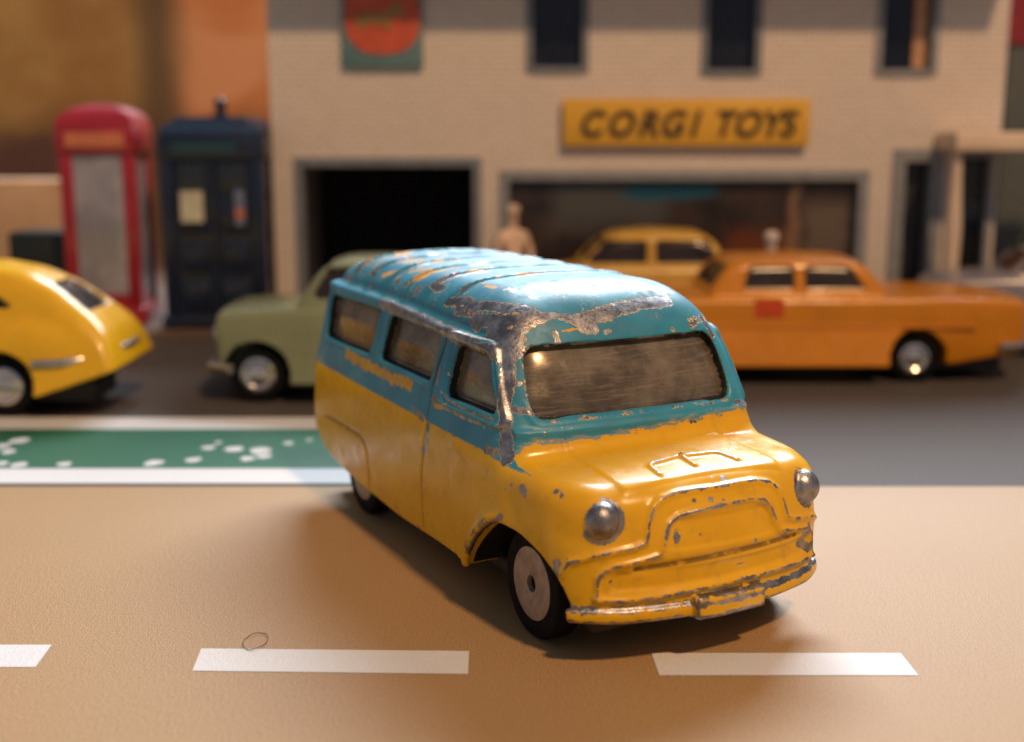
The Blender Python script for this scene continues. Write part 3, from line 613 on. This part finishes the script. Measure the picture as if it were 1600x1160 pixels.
BADGE = [[(-.54, .73, 1.95), (-.50, .98, 1.985), (-.44, 1.04, 1.99), (-.18, 1.08, 2.0), (0, 1.10, 2.0), (.22, 1.09, 2.0), (.42, 1.09, 2.0), (.50, 1.04, 1.99), (.55, .80, 1.96)],
         [(0, 1.10, 2.0), (-.03, .80, 1.97)]]
RIBS = [4.02, 4.80, 5.50, 6.18, 6.86, 7.50]
WEAR = [
    ([[-1.4,4.19,3.48],[-1.35,3.82,3.54],[-1.39,3.43,3.5]],0.071,1), ([[-1.36,3.4,3.53],[-1.27,2.92,3.55],[-1.05,2.64,3.53]],0.076,1), ([[-1.47,3.26,3.38],[-1.4,2.81,3.4],[-1.08,2.56,3.45]],0.098,1), 
    ([[-1.5,2.87,3.29],[-1.41,2.55,3.25],[-1.26,2.54,3.35]],0.096,1), ([[-1.49,3.35,3.36],[-1.52,3.17,3.31]],0.061,1), ([[-1.46,2.61,3.25],[-1.48,2.42,3.05],[-1.57,2.31,2.78],[-1.64,2.22,2.51],[-1.68,2.1,2.25],[-1.72,1.99,2.01]],0.08,1), 
    ([[-1.44,2.46,3.13],[-1.35,2.5,3.25]],0.11,1), ([[-1.54,2.62,3.14],[-1.49,2.48,3.1]],0.073,1), ([[-1.45,3.85,3.42],[-1.44,3.49,3.43]],0.063,0.85), ([[-1.0,2.53,3.45],[-0.87,2.54,3.48]],0.052,0.9), 
    ([[-0.69,2.49,3.45],[-0.59,2.43,3.39]],0.045,0.8), ([[0.86,2.7,3.6]],0.04,0.7), ([[0.56,2.82,3.68],[1.04,2.82,3.62]],0.032,0.7), ([[-1.15,6.03,3.68],[-0.98,5.77,3.74]],0.036,0.66), 
    ([[-0.97,7.42,3.73]],0.039,0.66), ([[-0.54,2.45,3.41],[-0.21,2.48,3.46],[0.29,2.55,3.53],[0.81,2.62,3.55]],0.089,1), ([[-1.05,2.61,3.5],[-0.79,2.53,3.48],[-0.53,2.46,3.42]],0.049,0.85), 
    ([[-0.51,2.38,3.33],[-0.4,2.38,3.33]],0.075,1), ([[1.3,2.51,3.31],[1.35,2.39,3.12]],0.048,1), ([[-1.55,5.93,3.24],[-1.57,4.26,3.19],[-1.58,3.12,3.13],[-1.55,2.57,3.09]],0.056,1), 
    ([[-1.42,7.73,3.45]],0.079,1), ([[-1.38,5.24,3.51]],0.077,1), ([[-1.35,5.68,3.54]],0.062,1), ([[-1.34,6.02,3.55]],0.054,1), ([[-1.33,7.38,3.55]],0.048,1), 
    ([[-1.43,6.84,3.44],[-1.47,6.79,3.39]],0.037,1), ([[-1.32,6.97,3.56]],0.047,1), ([[-0.81,4.8,3.76],[-0.65,4.82,3.78]],0.051,0.66), ([[-1.18,4.89,3.66],[-1.12,4.82,3.69]],0.076,0.8), 
    ([[-1.27,4.98,3.6],[-1.29,4.66,3.59]],0.067,1), ([[-1.3,6.62,3.58],[-1.19,6.35,3.66]],0.055,0.66), ([[-1.24,5.5,3.63],[-1.13,5.46,3.69]],0.053,0.66), ([[-1.11,7.6,3.69]],0.059,0.66), 
    ([[-1.03,3.32,3.72],[-1.0,3.15,3.72]],0.046,0.8), ([[-0.92,2.89,3.67],[-0.86,2.84,3.66]],0.038,0.8), ([[-0.6,2.9,3.71],[-0.46,2.88,3.71]],0.046,0.72), 
    ([[-1.07,3.81,3.71],[-1.06,3.56,3.71]],0.032,0.7), ([[-1.0,6.62,3.73],[-0.67,6.69,3.77]],0.047,0.66), ([[-1.72,7.13,2.39],[-1.73,6.23,2.34],[-1.73,5.4,2.33],[-1.73,4.7,2.35]],0.072,0.66), 
    ([[-1.72,6.63,2.38],[-1.73,5.63,2.34]],0.063,0.7), ([[-1.79,4.04,1.93],[-1.8,4.06,1.79],[-1.81,4.12,1.6]],0.065,1), ([[-1.82,4.15,1.35]],0.021,1), ([[-1.82,4.15,1.22]],0.021,1), 
    ([[-1.73,4.0,2.31],[-1.74,3.72,2.29],[-1.74,3.44,2.28]],0.032,1), ([[-1.74,3.9,2.25],[-1.74,3.54,2.29]],0.04,0.66), ([[-1.74,3.31,2.26],[-1.74,2.9,2.26],[-1.74,2.62,2.29]],0.03,0.8), 
    ([[-1.74,2.53,2.25]],0.022,1), ([[-1.71,3.79,2.47],[-1.72,3.53,2.37],[-1.73,2.85,2.35],[-1.72,2.33,2.38]],0.023,0.9), ([[-1.67,3.94,2.7],[-1.7,3.93,2.5]],0.02,0.8), 
    ([[-1.72,2.13,2.17],[-1.73,2.07,2.07],[-1.76,2.01,1.96]],0.05,1), ([[-1.78,2.41,2.02],[-1.77,2.15,2.04]],0.044,0.75), ([[-1.77,4.56,2.06],[-1.78,4.18,2.01]],0.041,0.75), 
    ([[-1.49,2.25,2.79],[-1.45,2.22,2.79]],0.029,1), ([[-1.56,2.14,2.53],[-1.5,2.09,2.5]],0.036,1), ([[-1.49,2.1,2.52],[-1.4,2.04,2.46]],0.029,0.8), ([[-1.78,1.55,1.77],[-1.78,1.48,1.75]],0.049,1), 
    ([[-1.79,1.75,1.77]],0.028,1), ([[-1.65,1.04,1.86]],0.031,1), ([[-1.63,0.95,1.84]],0.027,1), ([[-1.81,1.87,1.69]],0.021,1), ([[-0.19,1.85,2.27],[0.48,1.84,2.24],[0.98,1.88,2.26],[1.31,1.93,2.27]],0.031,1), 
    ([[0.59,1.83,2.21],[0.71,1.83,2.19]],0.039,1), ([[-0.91,1.88,2.26],[-0.41,1.84,2.25]],0.029,0.7), ([[1.44,1.98,2.32],[1.57,2.01,2.28]],0.04,1), ([[-1.73,0.88,1.13],[-1.73,0.93,0.94]],0.055,1), 
    ([[-1.8,2.84,0.67],[-1.83,2.57,0.94],[-1.85,2.25,1.18],[-1.84,1.91,1.37]],0.037,1), ([[-1.8,2.76,0.64],[-1.83,2.45,0.96],[-1.85,2.12,1.19]],0.045,0.68), 
    ([[0.03,0.36,1.71]],0.017,0.9), ([[-0.33,0.39,1.75]],0.024,1), ([[-0.13,0.37,1.74]],0.028,1), ([[-0.57,0.34,1.46],[-0.59,0.32,1.37]],0.041,0.85), ([[-0.31,0.29,1.39]],0.028,0.75), 
    ([[-0.21,0.96,1.98]],0.029,1), ([[0.14,0.52,1.9]],0.032,1), ([[0.02,0.56,1.92]],0.021,0.8), ([[0.42,0.28,1.22]],0.029,0.9), ([[1.35,0.5,1.18],[1.2,0.44,1.01],[1.38,0.51,0.91]],0.053,1), 
    ([[-1.3,0.48,0.98]],0.027,0.9), ([[-1.14,0.42,1.01]],0.034,0.72), ([[0.88,0.35,1.18]],0.044,0.8), ([[0.84,0.44,1.7],[0.79,0.46,1.75]],0.029,0.8), ([[0.35,0.27,0.99],[-0.03,0.25,0.97],[-0.43,0.27,0.93]],0.021,0.75), 
    ([[-1.43,2.45,3.13],[-1.23,2.36,3.15]],0.037,0.75), ([[-0.25,2.33,3.27],[-0.19,2.34,3.28]],0.03,0.8), ([[0.72,2.33,3.23]],0.031,0.8), ([[-0.89,2.39,3.31],[-0.89,2.32,3.2]],0.037,0.85), 
    ([[-0.79,2.39,3.32],[-0.57,2.39,3.33]],0.019,0.66), ([[-1.75,4.44,0.49]],0.034,0.75), ([[-1.74,8.27,2.14]],0.04,0.7), 
]
def van_build():
    h = .038
    V, F = surface_nets(van, (-1.98, .05, .3), (1.98, 8.95, 4.0), h)
    V = project(van, V, h, 2)
    V, F = subdivide(V, F)
    V = project(van, V, h * .5, 2)
    N = grad(van, V, .012); N /= np.maximum(np.linalg.norm(N, axis=1), 1e-9)[:, None]
    X, Y, Z = V.T; A = np.abs(X); VM = np.stack([A, Y, Z], 1)
    disp = np.zeros(len(V)); ridge = np.zeros(len(V)); seam = np.zeros(len(V))
    def near(pts, m, mirror=False):
        d = np.full(len(V), 9.); q = VM if mirror else V
        lo = np.min(pts, 0) - .2; hi = np.max(pts, 0) + .2
        m = m & ((q >= lo) & (q <= hi)).all(1)
        d[m] = seg_dist(q[m], pts); return d
    front = Y < 1.2; nose = Y < 2.0; side = A > 1.4
    def bumpy(d, w): return np.exp(-(d / w) ** 2)
    for pts, hgt, wd, rw in ((GRILLE_OUTER, .036, .040, .56), (GRILLE_INNER, .036, .034, .60), (BOX_LINE, .042, .040, .60)):
        g = bumpy(near(pts, front), wd); disp += hgt * g; ridge = np.maximum(ridge, rw * g)
    g = bumpy(near(SLOT, front), .040); disp -= .035 * g; seam = np.maximum(seam, g)
    inner = convex_sd(X, Z, [(-.72, 1.25), (.72, 1.25), (.66, 1.60), (-.66, 1.60)], .08)
    disp -= np.where(front & (N[:, 1] < -.5), .018 * np.clip(-inner / .04, 0, 1), 0)
    lowb = convex_sd(X, Z, [(-1.36, .84), (1.38, .86), (1.3, 1.10), (-1.3, 1.10)], .08)
    disp -= np.where(front & (N[:, 1] < -.4), .03 * np.clip(-lowb / .05, 0, 1), 0)
    for s in BADGE:
        g = bumpy(near(s, nose), .032); disp += .035 * g; ridge = np.maximum(ridge, .60 * g)
    # bonnet panel stands a little proud
    bp = convex_sd(X, Y, [(-1.07, .62), (1.02, .62), (1.0, 2.0), (-1.05, 2.0)], .08)
    disp += np.where(nose & (Z > 1.7), .018 * np.clip(.5 - bp / .06, 0, 1), 0)
    g = bumpy(near(DOOR, side, True), .022); disp -= .028 * g; seam = np.maximum(seam, g)
    g = bumpy(near(HATCH, side, True), .028); disp -= .036 * g; seam = np.maximum(seam, g)
    # front edge of the door below the pillar, and its lower edge
    ws = win_sd(Y, Z)
    d3 = np.where(side, ws[2], 9); g = bumpy(d3 - .10, .030); disp += .042 * g * (d3 > 0); ridge = np.maximum(ridge, .36 * g)
    for w in ws:
        w = np.where(side, w, 9); disp += .022 * bumpy(w - .03, .03)
    sc = np.where((Y < 2.7) & (Z > 2.2), screen_sd(X, Z), 9)
    low = np.clip((2.62 - Z) / .15, 0, 1); disp += .020 * bumpy(sc - .045, .035) * low; ridge = np.maximum(ridge, .45 * bumpy(sc - .02, .03) * np.maximum(low, (X < -1.2)))
    # ledge under the windscreen
    led = np.where((Y < 2.4) & (A < 1.62), Z - (2.26 + .0 * X), 9); disp += .035 * bumpy(led, .05); ridge = np.maximum(ridge, .22 * bumpy(led, .04))
    # drip rail
    zg = GUT(Y); rail = np.where((A > 1.3) & (Y > 2.35) & (Y < 8.55), Z - zg, 9)
    disp += (.075 * bumpy(rail, .062) - .03 * bumpy(rail - .13, .05)) * np.clip((Y - 2.5) / .35, 0, 1)
    railw = np.clip((6.1 - Y) / .12, 0, 1) * (X < 0) * .95 * bumpy(rail + .015, .085)
    # roof corrugations
    for y in RIBS:
        m = np.where((Z > 3.25) & (A < 1.52), Y - (y + .13 * (X / 1.4) ** 2 + .05 * (X / 1.4) ** 6), 9)
        fade = np.clip((Z - 3.38) / .08, 0, 1)
        disp += (.034 * bumpy(m, .026) - .018 * bumpy(m - .06, .035)) * fade
    # flared lip round the front arch
    ar = np.where(side & (N[:, 0] * np.sign(X) > .2), convex_sd(Y, Z, ARCH, .10), 9)
    lip = bumpy(ar - .05, .055) * np.clip((Y - 1.9) / .4, 0, 1); disp += .05 * lip
    # hammered, uneven casting
    wob = sum(np.sin(V @ rng.normal(0, f, 3) + rng.uniform(0, 6)) for f in (1.6, 2.3, 3.1, 4.4, 5.5)) * .0022
    V = V + N * (disp + wob)[:, None]
    Nn = vnormals(V, F)
    X, Y, Z = V.T; A = np.abs(X)
    # paint line and wear
    zs = np.interp(Y, [1.9, 2.1, 2.4, 4.1, 7, 8.8], [1.92, 1.95, 1.99, 2.0, 2.05, 2.08])
    zf = np.interp(X, [-1.72, -1.57, -1.39, -1.09, -.69, -.17, .38, .87, 1.6, 1.75], [1.97, 2.12, 2.17, 2.16, 2.16, 2.19, 2.22, 2.24, 2.25, 2.0])
    isf = (A < 1.68) & (Y < 2.3)
    teal = np.where(isf, (Z - zf), (Z - zs) * 3)
    wear = np.zeros(len(V)); rub = np.zeros(len(V))
    CAP = {.75: .515, .8: .54, .85: .6}
    for pts, r, l in WEAR:
        p = np.array(pts); lo = p.min(0) - 2 * r; hi = p.max(0) + 2 * r
        m = np.where(((V > lo) & (V < hi)).all(1))[0]
        tgt = rub if l < .75 else wear
        if len(m): tgt[m] = np.maximum(tgt[m], np.minimum(np.clip(1 - .5 * seg_dist(V[m], pts) / r, 0, 1), CAP.get(l, 1.)))
    # small flecks rubbed off the rib ends and roof shoulder
    fl = np.random.default_rng(21)
    for y in RIBS:
        for _ in range(9):
            x = -fl.uniform(.25, 1.42) ** .8; yy = y + fl.normal(0, .10); L = fl.uniform(.02, .16); r = fl.uniform(.012, .040)
            zz = float(roof_z(np.array(x), np.array(yy))) - .10 * max(0, (-x - .9) / .5) ** 1.5; tgt = rub if fl.random() < .62 else wear
            p = np.array([(x - L, yy + fl.normal(0, .03), zz - .2 * L), (x + L, yy + fl.normal(0, .03), zz + .1 * L)])
            m = np.where(((V[:, :2] > p[:, :2].min(0) - .1) & (V[:, :2] < p[:, :2].max(0) + .1)).all(1) & (Z > 3.2))[0]
            q = V[m].copy(); q[:, 2] = 0; pp = p.copy(); pp[:, 2] = 0
            if len(m): tgt[m] = np.maximum(tgt[m], np.clip(1 - .5 * seg_dist(q, pp) / r, 0, 1))
    # lamps, bumper edges
    hl = np.sqrt((A - 1.345) ** 2 + (Y - .64) ** 2 + (Z - 1.61) ** 2)
    ang = (-(Y - .64)) / np.maximum(hl, 1e-6)
    lampf = np.where((hl < .255) & (Y < .75), np.clip(.5 + (ang + .02 + .10 * np.sin(9 * (Z - 1.6) + 7 * A)) * 1.0, 0, 1), 0)
    wear = np.maximum(wear, lampf)
    bz = np.where(Y < 1.1, np.minimum(np.abs(Z - .67), np.abs(Z - .525)), 9)
    wear = np.maximum(wear, .66 * np.exp(-(bz / .06) ** 2) * (Nn[:, 1] < .3) * (Nn[:, 2] > -.7))
    pe = np.where((Y < .5) & (np.abs(X - .03) < .5) & (Z > .42) & (Z < .8), np.minimum(np.abs(np.abs(X - .03) - .45), np.minimum(np.abs(Z - .745), np.abs(Z - .505))), 9)
    wear = np.maximum(wear, .62 * np.exp(-(pe / .04) ** 2))
    wear = np.maximum(wear, ridge); wear = np.maximum(wear, railw)
    wear = np.maximum(wear, .50 * lip)
    # far-side roof edge rubbed too
    fr = np.where((X > 1.0) & (Y < 3.4) & (Z > 2.9), np.abs(Z - (3.30 - .0 * X)), 9); wear = np.maximum(wear, .50 * np.exp(-(fr / .12) ** 2))
    # ---- parts
    C = V[F].mean(1); cx, cy, cz = C.T; ca = np.abs(cx)
    FN = Nn[F].mean(1)
    reg = np.zeros(len(F), int); names = ['body']
    def region(name, m):
        names.append(name); reg[m & (reg == 0)] = len(names) - 1
    wsd = win_sd(cy, cz); bb = base(cx, cy, cz)
    ssd = convex_sd(cx, cz, SCREEN, .20)
    region('wheel_housing', (convex_sd(cy, cz, ARCH, .10) < .03) & (ca < 1.70) & (cy > .5) & (cy < 3.2) & (cz < 1.5) & (np.abs(base(cx, cy, cz)) > .03))
    scr_m = (cy < 2.75) & (cz > 2.3) & (bb < -.022)
    region('windscreen', (ssd < -.018) & scr_m)
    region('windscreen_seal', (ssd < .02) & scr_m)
    for s in (-1, 1):
        for w in wsd:
            region('side_window', (w < -.014) & (cx * s > 1.2) & (bb < -.026))
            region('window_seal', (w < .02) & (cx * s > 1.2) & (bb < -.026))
    chl = np.sqrt((ca - 1.345) ** 2 + (cy - .64) ** 2 + (cz - 1.61) ** 2)
    for s in (-1, 1): region('headlight', (chl < .228) & (cy < .66) & (cx * s > 0))
    region('number_plate', (np.abs(cx - .03) < .475) & (cz < .76) & (cz > .43) & (cy < nose_y(cx, np.full_like(cz, .62)) - .10) & (FN[:, 1] < .5))
    region('bumper', (cz < .675) & (cy < nose_y(cx, np.full_like(cz, .62)) - .012) & (cz > .44))
    region('grille', (cy < .62) & (cz > .72) & (cz < 1.72) & (convex_sd(cx, cz, [(-1.45, .76), (1.47, .78), (1.42, 1.12), (.66, 1.66), (-.66, 1.66), (-1.42, 1.12)], .05) < 0) & ((np.abs(cx) < .76) | (cz < 1.22)) & (FN[:, 1] < -.4))
    crail = np.abs(cz - GUT(cy))
    for s in (-1, 1): region('drip_rail', (crail < .065) & (cx * s > 1.3) & (cy > 2.4) & (cy < 8.5))
    region('roof', (cz > np.maximum(GUT(cy), 3.28) - .0) & (cz > 3.20))
    dl = np.interp(cz, [p[2] for p in DOOR[::-1]], [p[1] for p in DOOR[::-1]])
    df = np.interp(cz, [.4, 1.9, 2.4, 3.1], [1.9, 2.0, 2.22, 2.62])
    for s in (-1, 1):
        region('door', (cx * s > 1.45) & (cy < dl) & (cy > df) & (cz > .44) & (cz < GUT(cy) - .06) & (FN[:, 0] * s > .3) & (convex_sd(cy, cz, ARCH, .10) > .03))
        region('side_hatch', (cx * s > 1.6) & (convex_sd(cy, cz, [(6.16, .40), (8.1, .40), (8.08, 1.30), (6.14, 1.30)], .12) < 0) & (FN[:, 0] * s > .3))
    region('bonnet', (convex_sd(cx, cy, [(-1.07, .60), (1.02, .60), (1.0, 1.75), (-1.05, 1.75)], .08) < 0) & (cz > 1.78) & (FN[:, 2] > .35))
    root = empty('van', (2.4071, 12.2063, 0), R(27.9), 'chipped teal over yellow van with bare metal along its roof edge', 'toy van')
    at = {'teal': teal, 'wear': wear, 'seam': seam, 'rub': rub}
    seal = plain('black_window_recess', (.018, .015, .012), .5); dark_cast = plain('dark_axle', (.03, .028, .026), .5, .5); paint = van_paint(); glass = van_glass()  # recess walls coloured near-black to paint in the shadowed gap round each pane
    for i, nm in enumerate(names):
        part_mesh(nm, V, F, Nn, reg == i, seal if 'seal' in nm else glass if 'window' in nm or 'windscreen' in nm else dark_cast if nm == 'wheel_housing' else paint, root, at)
    # underside, axles, wheels
    MB().box(-1.35, 1.35, .75, 8.35, .30, .56).build('base_plate', plain('tin_base', (.045, .042, .04), .5, .6), root, .04)
    tyre_m = plain('tyre_rubber', (.0065, .0065, .008), .75, 0, .3, 6, bump=.25, spec=.15); hub_m = spun_metal()
    for s in (-1, 1):
        for y in (1.63, 6.85):
            w = MB().lathe([(.40, -.16), (.60, -.16), (.635, -.12), (.635, .10), (.60, .15), (.54, .165), (.42, .155), (.41, .10)], 'x', (0, 0, 0), 64).build('tyre', tyre_m, None, smooth=True)
            hb = MB().lathe([(.098, .05), (.098, .158), (.113, .164), (.34, .172), (.415, .158), (.43, .13), (.43, .05)], 'x', (0, 0, 0), 64, caps=False).build('hub', hub_m, None, smooth=True)
            wh = MB().lathe([(.30, -.15), (.40, -.13), (.40, .06), (.05, .06)], 'x', (0, 0, 0), 32).build('wheel', plain('dark_axle', (.03, .028, .026), .5, .5), root, smooth=True)
            wh.location = (s * 1.46, y, .635); wh.rotation_euler = (0, 0, 0 if s > 0 else math.pi)
            w.parent = wh; hb.parent = wh
    for y in (1.63, 6.85):
        MB().lathe([(.05, -1.45), (.05, 1.45)], 'x', (0, y, .635), 12).build('axle', plain('dark_axle', (.03, .028, .026)), root, smooth=True)
    return root
def van_paint():
    k = NT('chipped_van_paint'); P = k.obj()
    teal, wear, seam, rub = k.attr('teal'), k.attr('wear'), k.attr('seam'), k.attr('rub')
    n1 = k.noise(7, 7, .62, P, dist=.3); n2 = k.noise(26, 4, .6, P); big = k.noise(1.1, 3, .5, P)
    nn = k.math('ADD', k.math('MULTIPLY', k.math('SUBTRACT', n1, .5), .95), k.math('MULTIPLY', k.math('SUBTRACT', n2, .5), .42))
    # loose specks away from the big chips
    sp = k.math('MULTIPLY', k.ramp(k.noise(11, 3, .5, P), .68, .72), k.ramp(k.noise(1.7, 2, .5, P), .45, .58))
    w = k.math('ADD', wear, k.math('ADD', k.math('MULTIPLY', nn, k.ramp(wear, .12, .40)), k.math('MULTIPLY', sp, .46)))
    line = k.math('MULTIPLY', k.ramp(k.noise(21, 3, .6, P), .62, .67), k.math('MULTIPLY', k.ramp(k.math('ABSOLUTE', k.math('SUBTRACT', teal, .12)), .42, .12), k.ramp(k.noise(2.4, 2, .5, P), .50, .60)))
    w = k.math('ADD', w, k.math('MULTIPLY', line, .55))
    rim = k.math('MULTIPLY', k.ramp(w, .45, .47), k.ramp(w, .50, .485))
    metal = k.ramp(w, .495, .51); under = k.ramp(k.math('ADD', w, k.math('MULTIPLY', k.math('SUBTRACT', k.noise(4.5, 3, .5, P), .58), .22)), .43, .445)
    under = k.math('MAXIMUM', under, k.ramp(k.math('ADD', rub, k.math('MULTIPLY', k.math('MULTIPLY', nn, 1.9), k.ramp(rub, .1, .4))), .49, .51))
    tn = k.math('ADD', k.math('MULTIPLY', k.math('SUBTRACT', k.noise(9, 5, .6, P, (.5, 1, 2.2)), .5), .22), k.math('MULTIPLY', k.math('SUBTRACT', n2, .5), .05))
    isteal = k.ramp(k.math('ADD', teal, tn), -.004, .006)
    edge = k.math('MULTIPLY', k.ramp(k.math('ADD', teal, tn), .0, .012), k.ramp(k.math('ADD', teal, tn), .055, .02))
    yel = k.mix(k.ramp(big, .3, .7), (.78, .425, .005), (.83, .48, .010))
    tea = k.mix(k.ramp(big, .3, .7), (.020, .225, .385), (.034, .300, .465))
    # fine rubbed scratches on the teal
    scr = k.math('MULTIPLY', k.ramp(k.noise(16, 3, .6, P, (3.2, .35, 1)), .66, .74), k.ramp(k.noise(2.2, 2, .5, P), .45, .62))
    tea = k.mix(k.math('MULTIPLY', scr, .45), tea, (.45, .42, .22))
    zz = k.n('ShaderNodeSeparateXYZ', {0: P}).outputs[2]
    hl = k.math('ABSOLUTE', k.math('SUBTRACT', k.noise(3.4, 3, .55, P, (1.6, .8, .3), .8), .5))
    hl = k.math('MULTIPLY', k.math('MULTIPLY', k.ramp(hl, .010, .003), k.ramp(zz, 3.3, 3.45)), k.ramp(k.noise(2.7, 3, .6, P), .50, .60))
    hl2 = k.math('MULTIPLY', k.ramp(k.math('ABSOLUTE', k.math('SUBTRACT', k.noise(5.5, 2, .5, P, (.5, 1.8, .3), .5), .5)), .008, .002), k.math('MULTIPLY', k.ramp(zz, 3.3, 3.45), k.ramp(k.noise(3.3, 3, .6, P), .52, .60)))
    tea = k.mix(k.math('MULTIPLY', k.math('MAXIMUM', hl, hl2), .75), tea, (.60, .52, .32))
    tea = k.mix(k.math('MULTIPLY', under, 1.), tea, (.68, .385, .06))
    tea = k.mix(k.math('MULTIPLY', rim, .7), tea, (.78, .60, .30))
    col = k.mix(isteal, yel, tea)
    col = k.mix(k.math('MULTIPLY', edge, .35), col, (.62, .42, .16))
    dirt = k.math('MULTIPLY', k.ramp(seam, .35, .8), k.ramp(k.noise(5, 4, .6, P), .32, .5))
    col = k.mix(k.math('MULTIPLY', dirt, .72), col, (.045, .032, .012))
    film = k.math('MULTIPLY', k.ramp(k.noise(4, 6, .7, P), .50, .72), .24)
    col = k.mix(film, col, (.22, .115, .025))
    met = k.mix(k.ramp(k.noise(5, 6, .7, P), .35, .7), (.20, .20, .22), (.50, .49, .50))
    col = k.mix(metal, col, met)
    k.set(Base_Color=col, Metallic=k.math('MULTIPLY', metal, .96))
    rough = k.mix(metal, k.math('ADD', k.math('MULTIPLY', isteal, .18), k.ramp(k.noise(3, 5, .6, P), .3, .7, .20, .34)), k.ramp(k.noise(14, 5, .7, P), .3, .7, .24, .46))
    k.set(Roughness=k.math('ADD', rough, k.math('MULTIPLY', film, .8)), Specular_IOR_Level=.5)
    hgt = k.math('ADD', k.math('MULTIPLY', metal, -1.), k.math('MULTIPLY', k.math('MULTIPLY', isteal, under), -.5))
    hgt = k.math('ADD', hgt, k.math('MULTIPLY', k.math('MULTIPLY', metal, k.noise(22, 5, .7, P)), .55))
    b1 = k.bump(hgt, .55, .016)
    k.bump(k.noise(3.2, 3, .5, P), .10, .05, b1)
    return k.m
def van_glass():
    k = NT('scratched_smoky_glazing'); P = k.obj()
    c = k.mix(k.ramp(k.noise(1.6, 5, .65, P), .35, .68), (.11, .085, .058), (.26, .21, .145))
    haze = k.ramp(k.noise(2.5, 6, .7, P, (1, 1, 1.6)), .45, .75)
    c = k.mix(k.math('MULTIPLY', haze, .5), c, (.30, .25, .18))
    scr = k.math('MULTIPLY', k.ramp(k.noise(9, 5, .65, P, (.35, .5, 5.0)), .52, .75), k.ramp(k.noise(1.1, 2, .5, P), .4, .6))
    c = k.mix(k.math('MULTIPLY', k.ramp(k.noise(7, 5, .7, P, (.3, .5, 4.5)), .48, .68), .45), c, (.40, .31, .20))
    k.set(Base_Color=c, Roughness=k.math('ADD', k.ramp(haze, 0, 1, .22, .40), k.math('MULTIPLY', scr, .12)), Metallic=.35, Specular_IOR_Level=.6, Coat_Weight=.25, Coat_Roughness=.16)
    k.bump(k.math('ADD', scr, k.noise(1.5, 2, .5, P)), .17, .02)
    return k.m
def spun_metal():
    k = NT('dull_spun_hub'); P = k.obj()
    c = k.mix(k.ramp(k.noise(6, 6, .7, P), .35, .7), (.33, .27, .22), (.50, .43, .37))
    k.set(Base_Color=c, Metallic=.45, Roughness=k.ramp(k.noise(8, 4), .3, .7, .42, .6)); k.bump(k.noise(30, 3), .12, .01)
    return k.m
van_build()
# ------------------------------------------------------------------ a stray hair on the mat
fib = [(-3.0, 12.80), (-2.985, 12.67), (-2.94, 12.54), (-2.85, 12.475), (-2.78, 12.55), (-2.72, 12.70), (-2.73, 12.87), (-2.81, 12.99), (-2.89, 12.97), (-2.96, 12.88), (-3.0, 12.78)]
tt = np.linspace(0, len(fib) - 1, 60); fx = curve_table(list(enumerate(p[0] for p in fib)), 0, len(fib) - 1, .5); fy = curve_table(list(enumerate(p[1] for p in fib)), 0, len(fib) - 1, .5)
tag(MB().tube([(float(fx(t)), float(fy(t)), .014 + .012 * math.sin(t * 1.3) ** 2) for t in tt], .0045, 6).build('hair_strand', plain('brown_hair', (.16, .08, .04), .5), None, smooth=True), 'thin curled brown hair lying across the edge of a lane dash', 'hair')
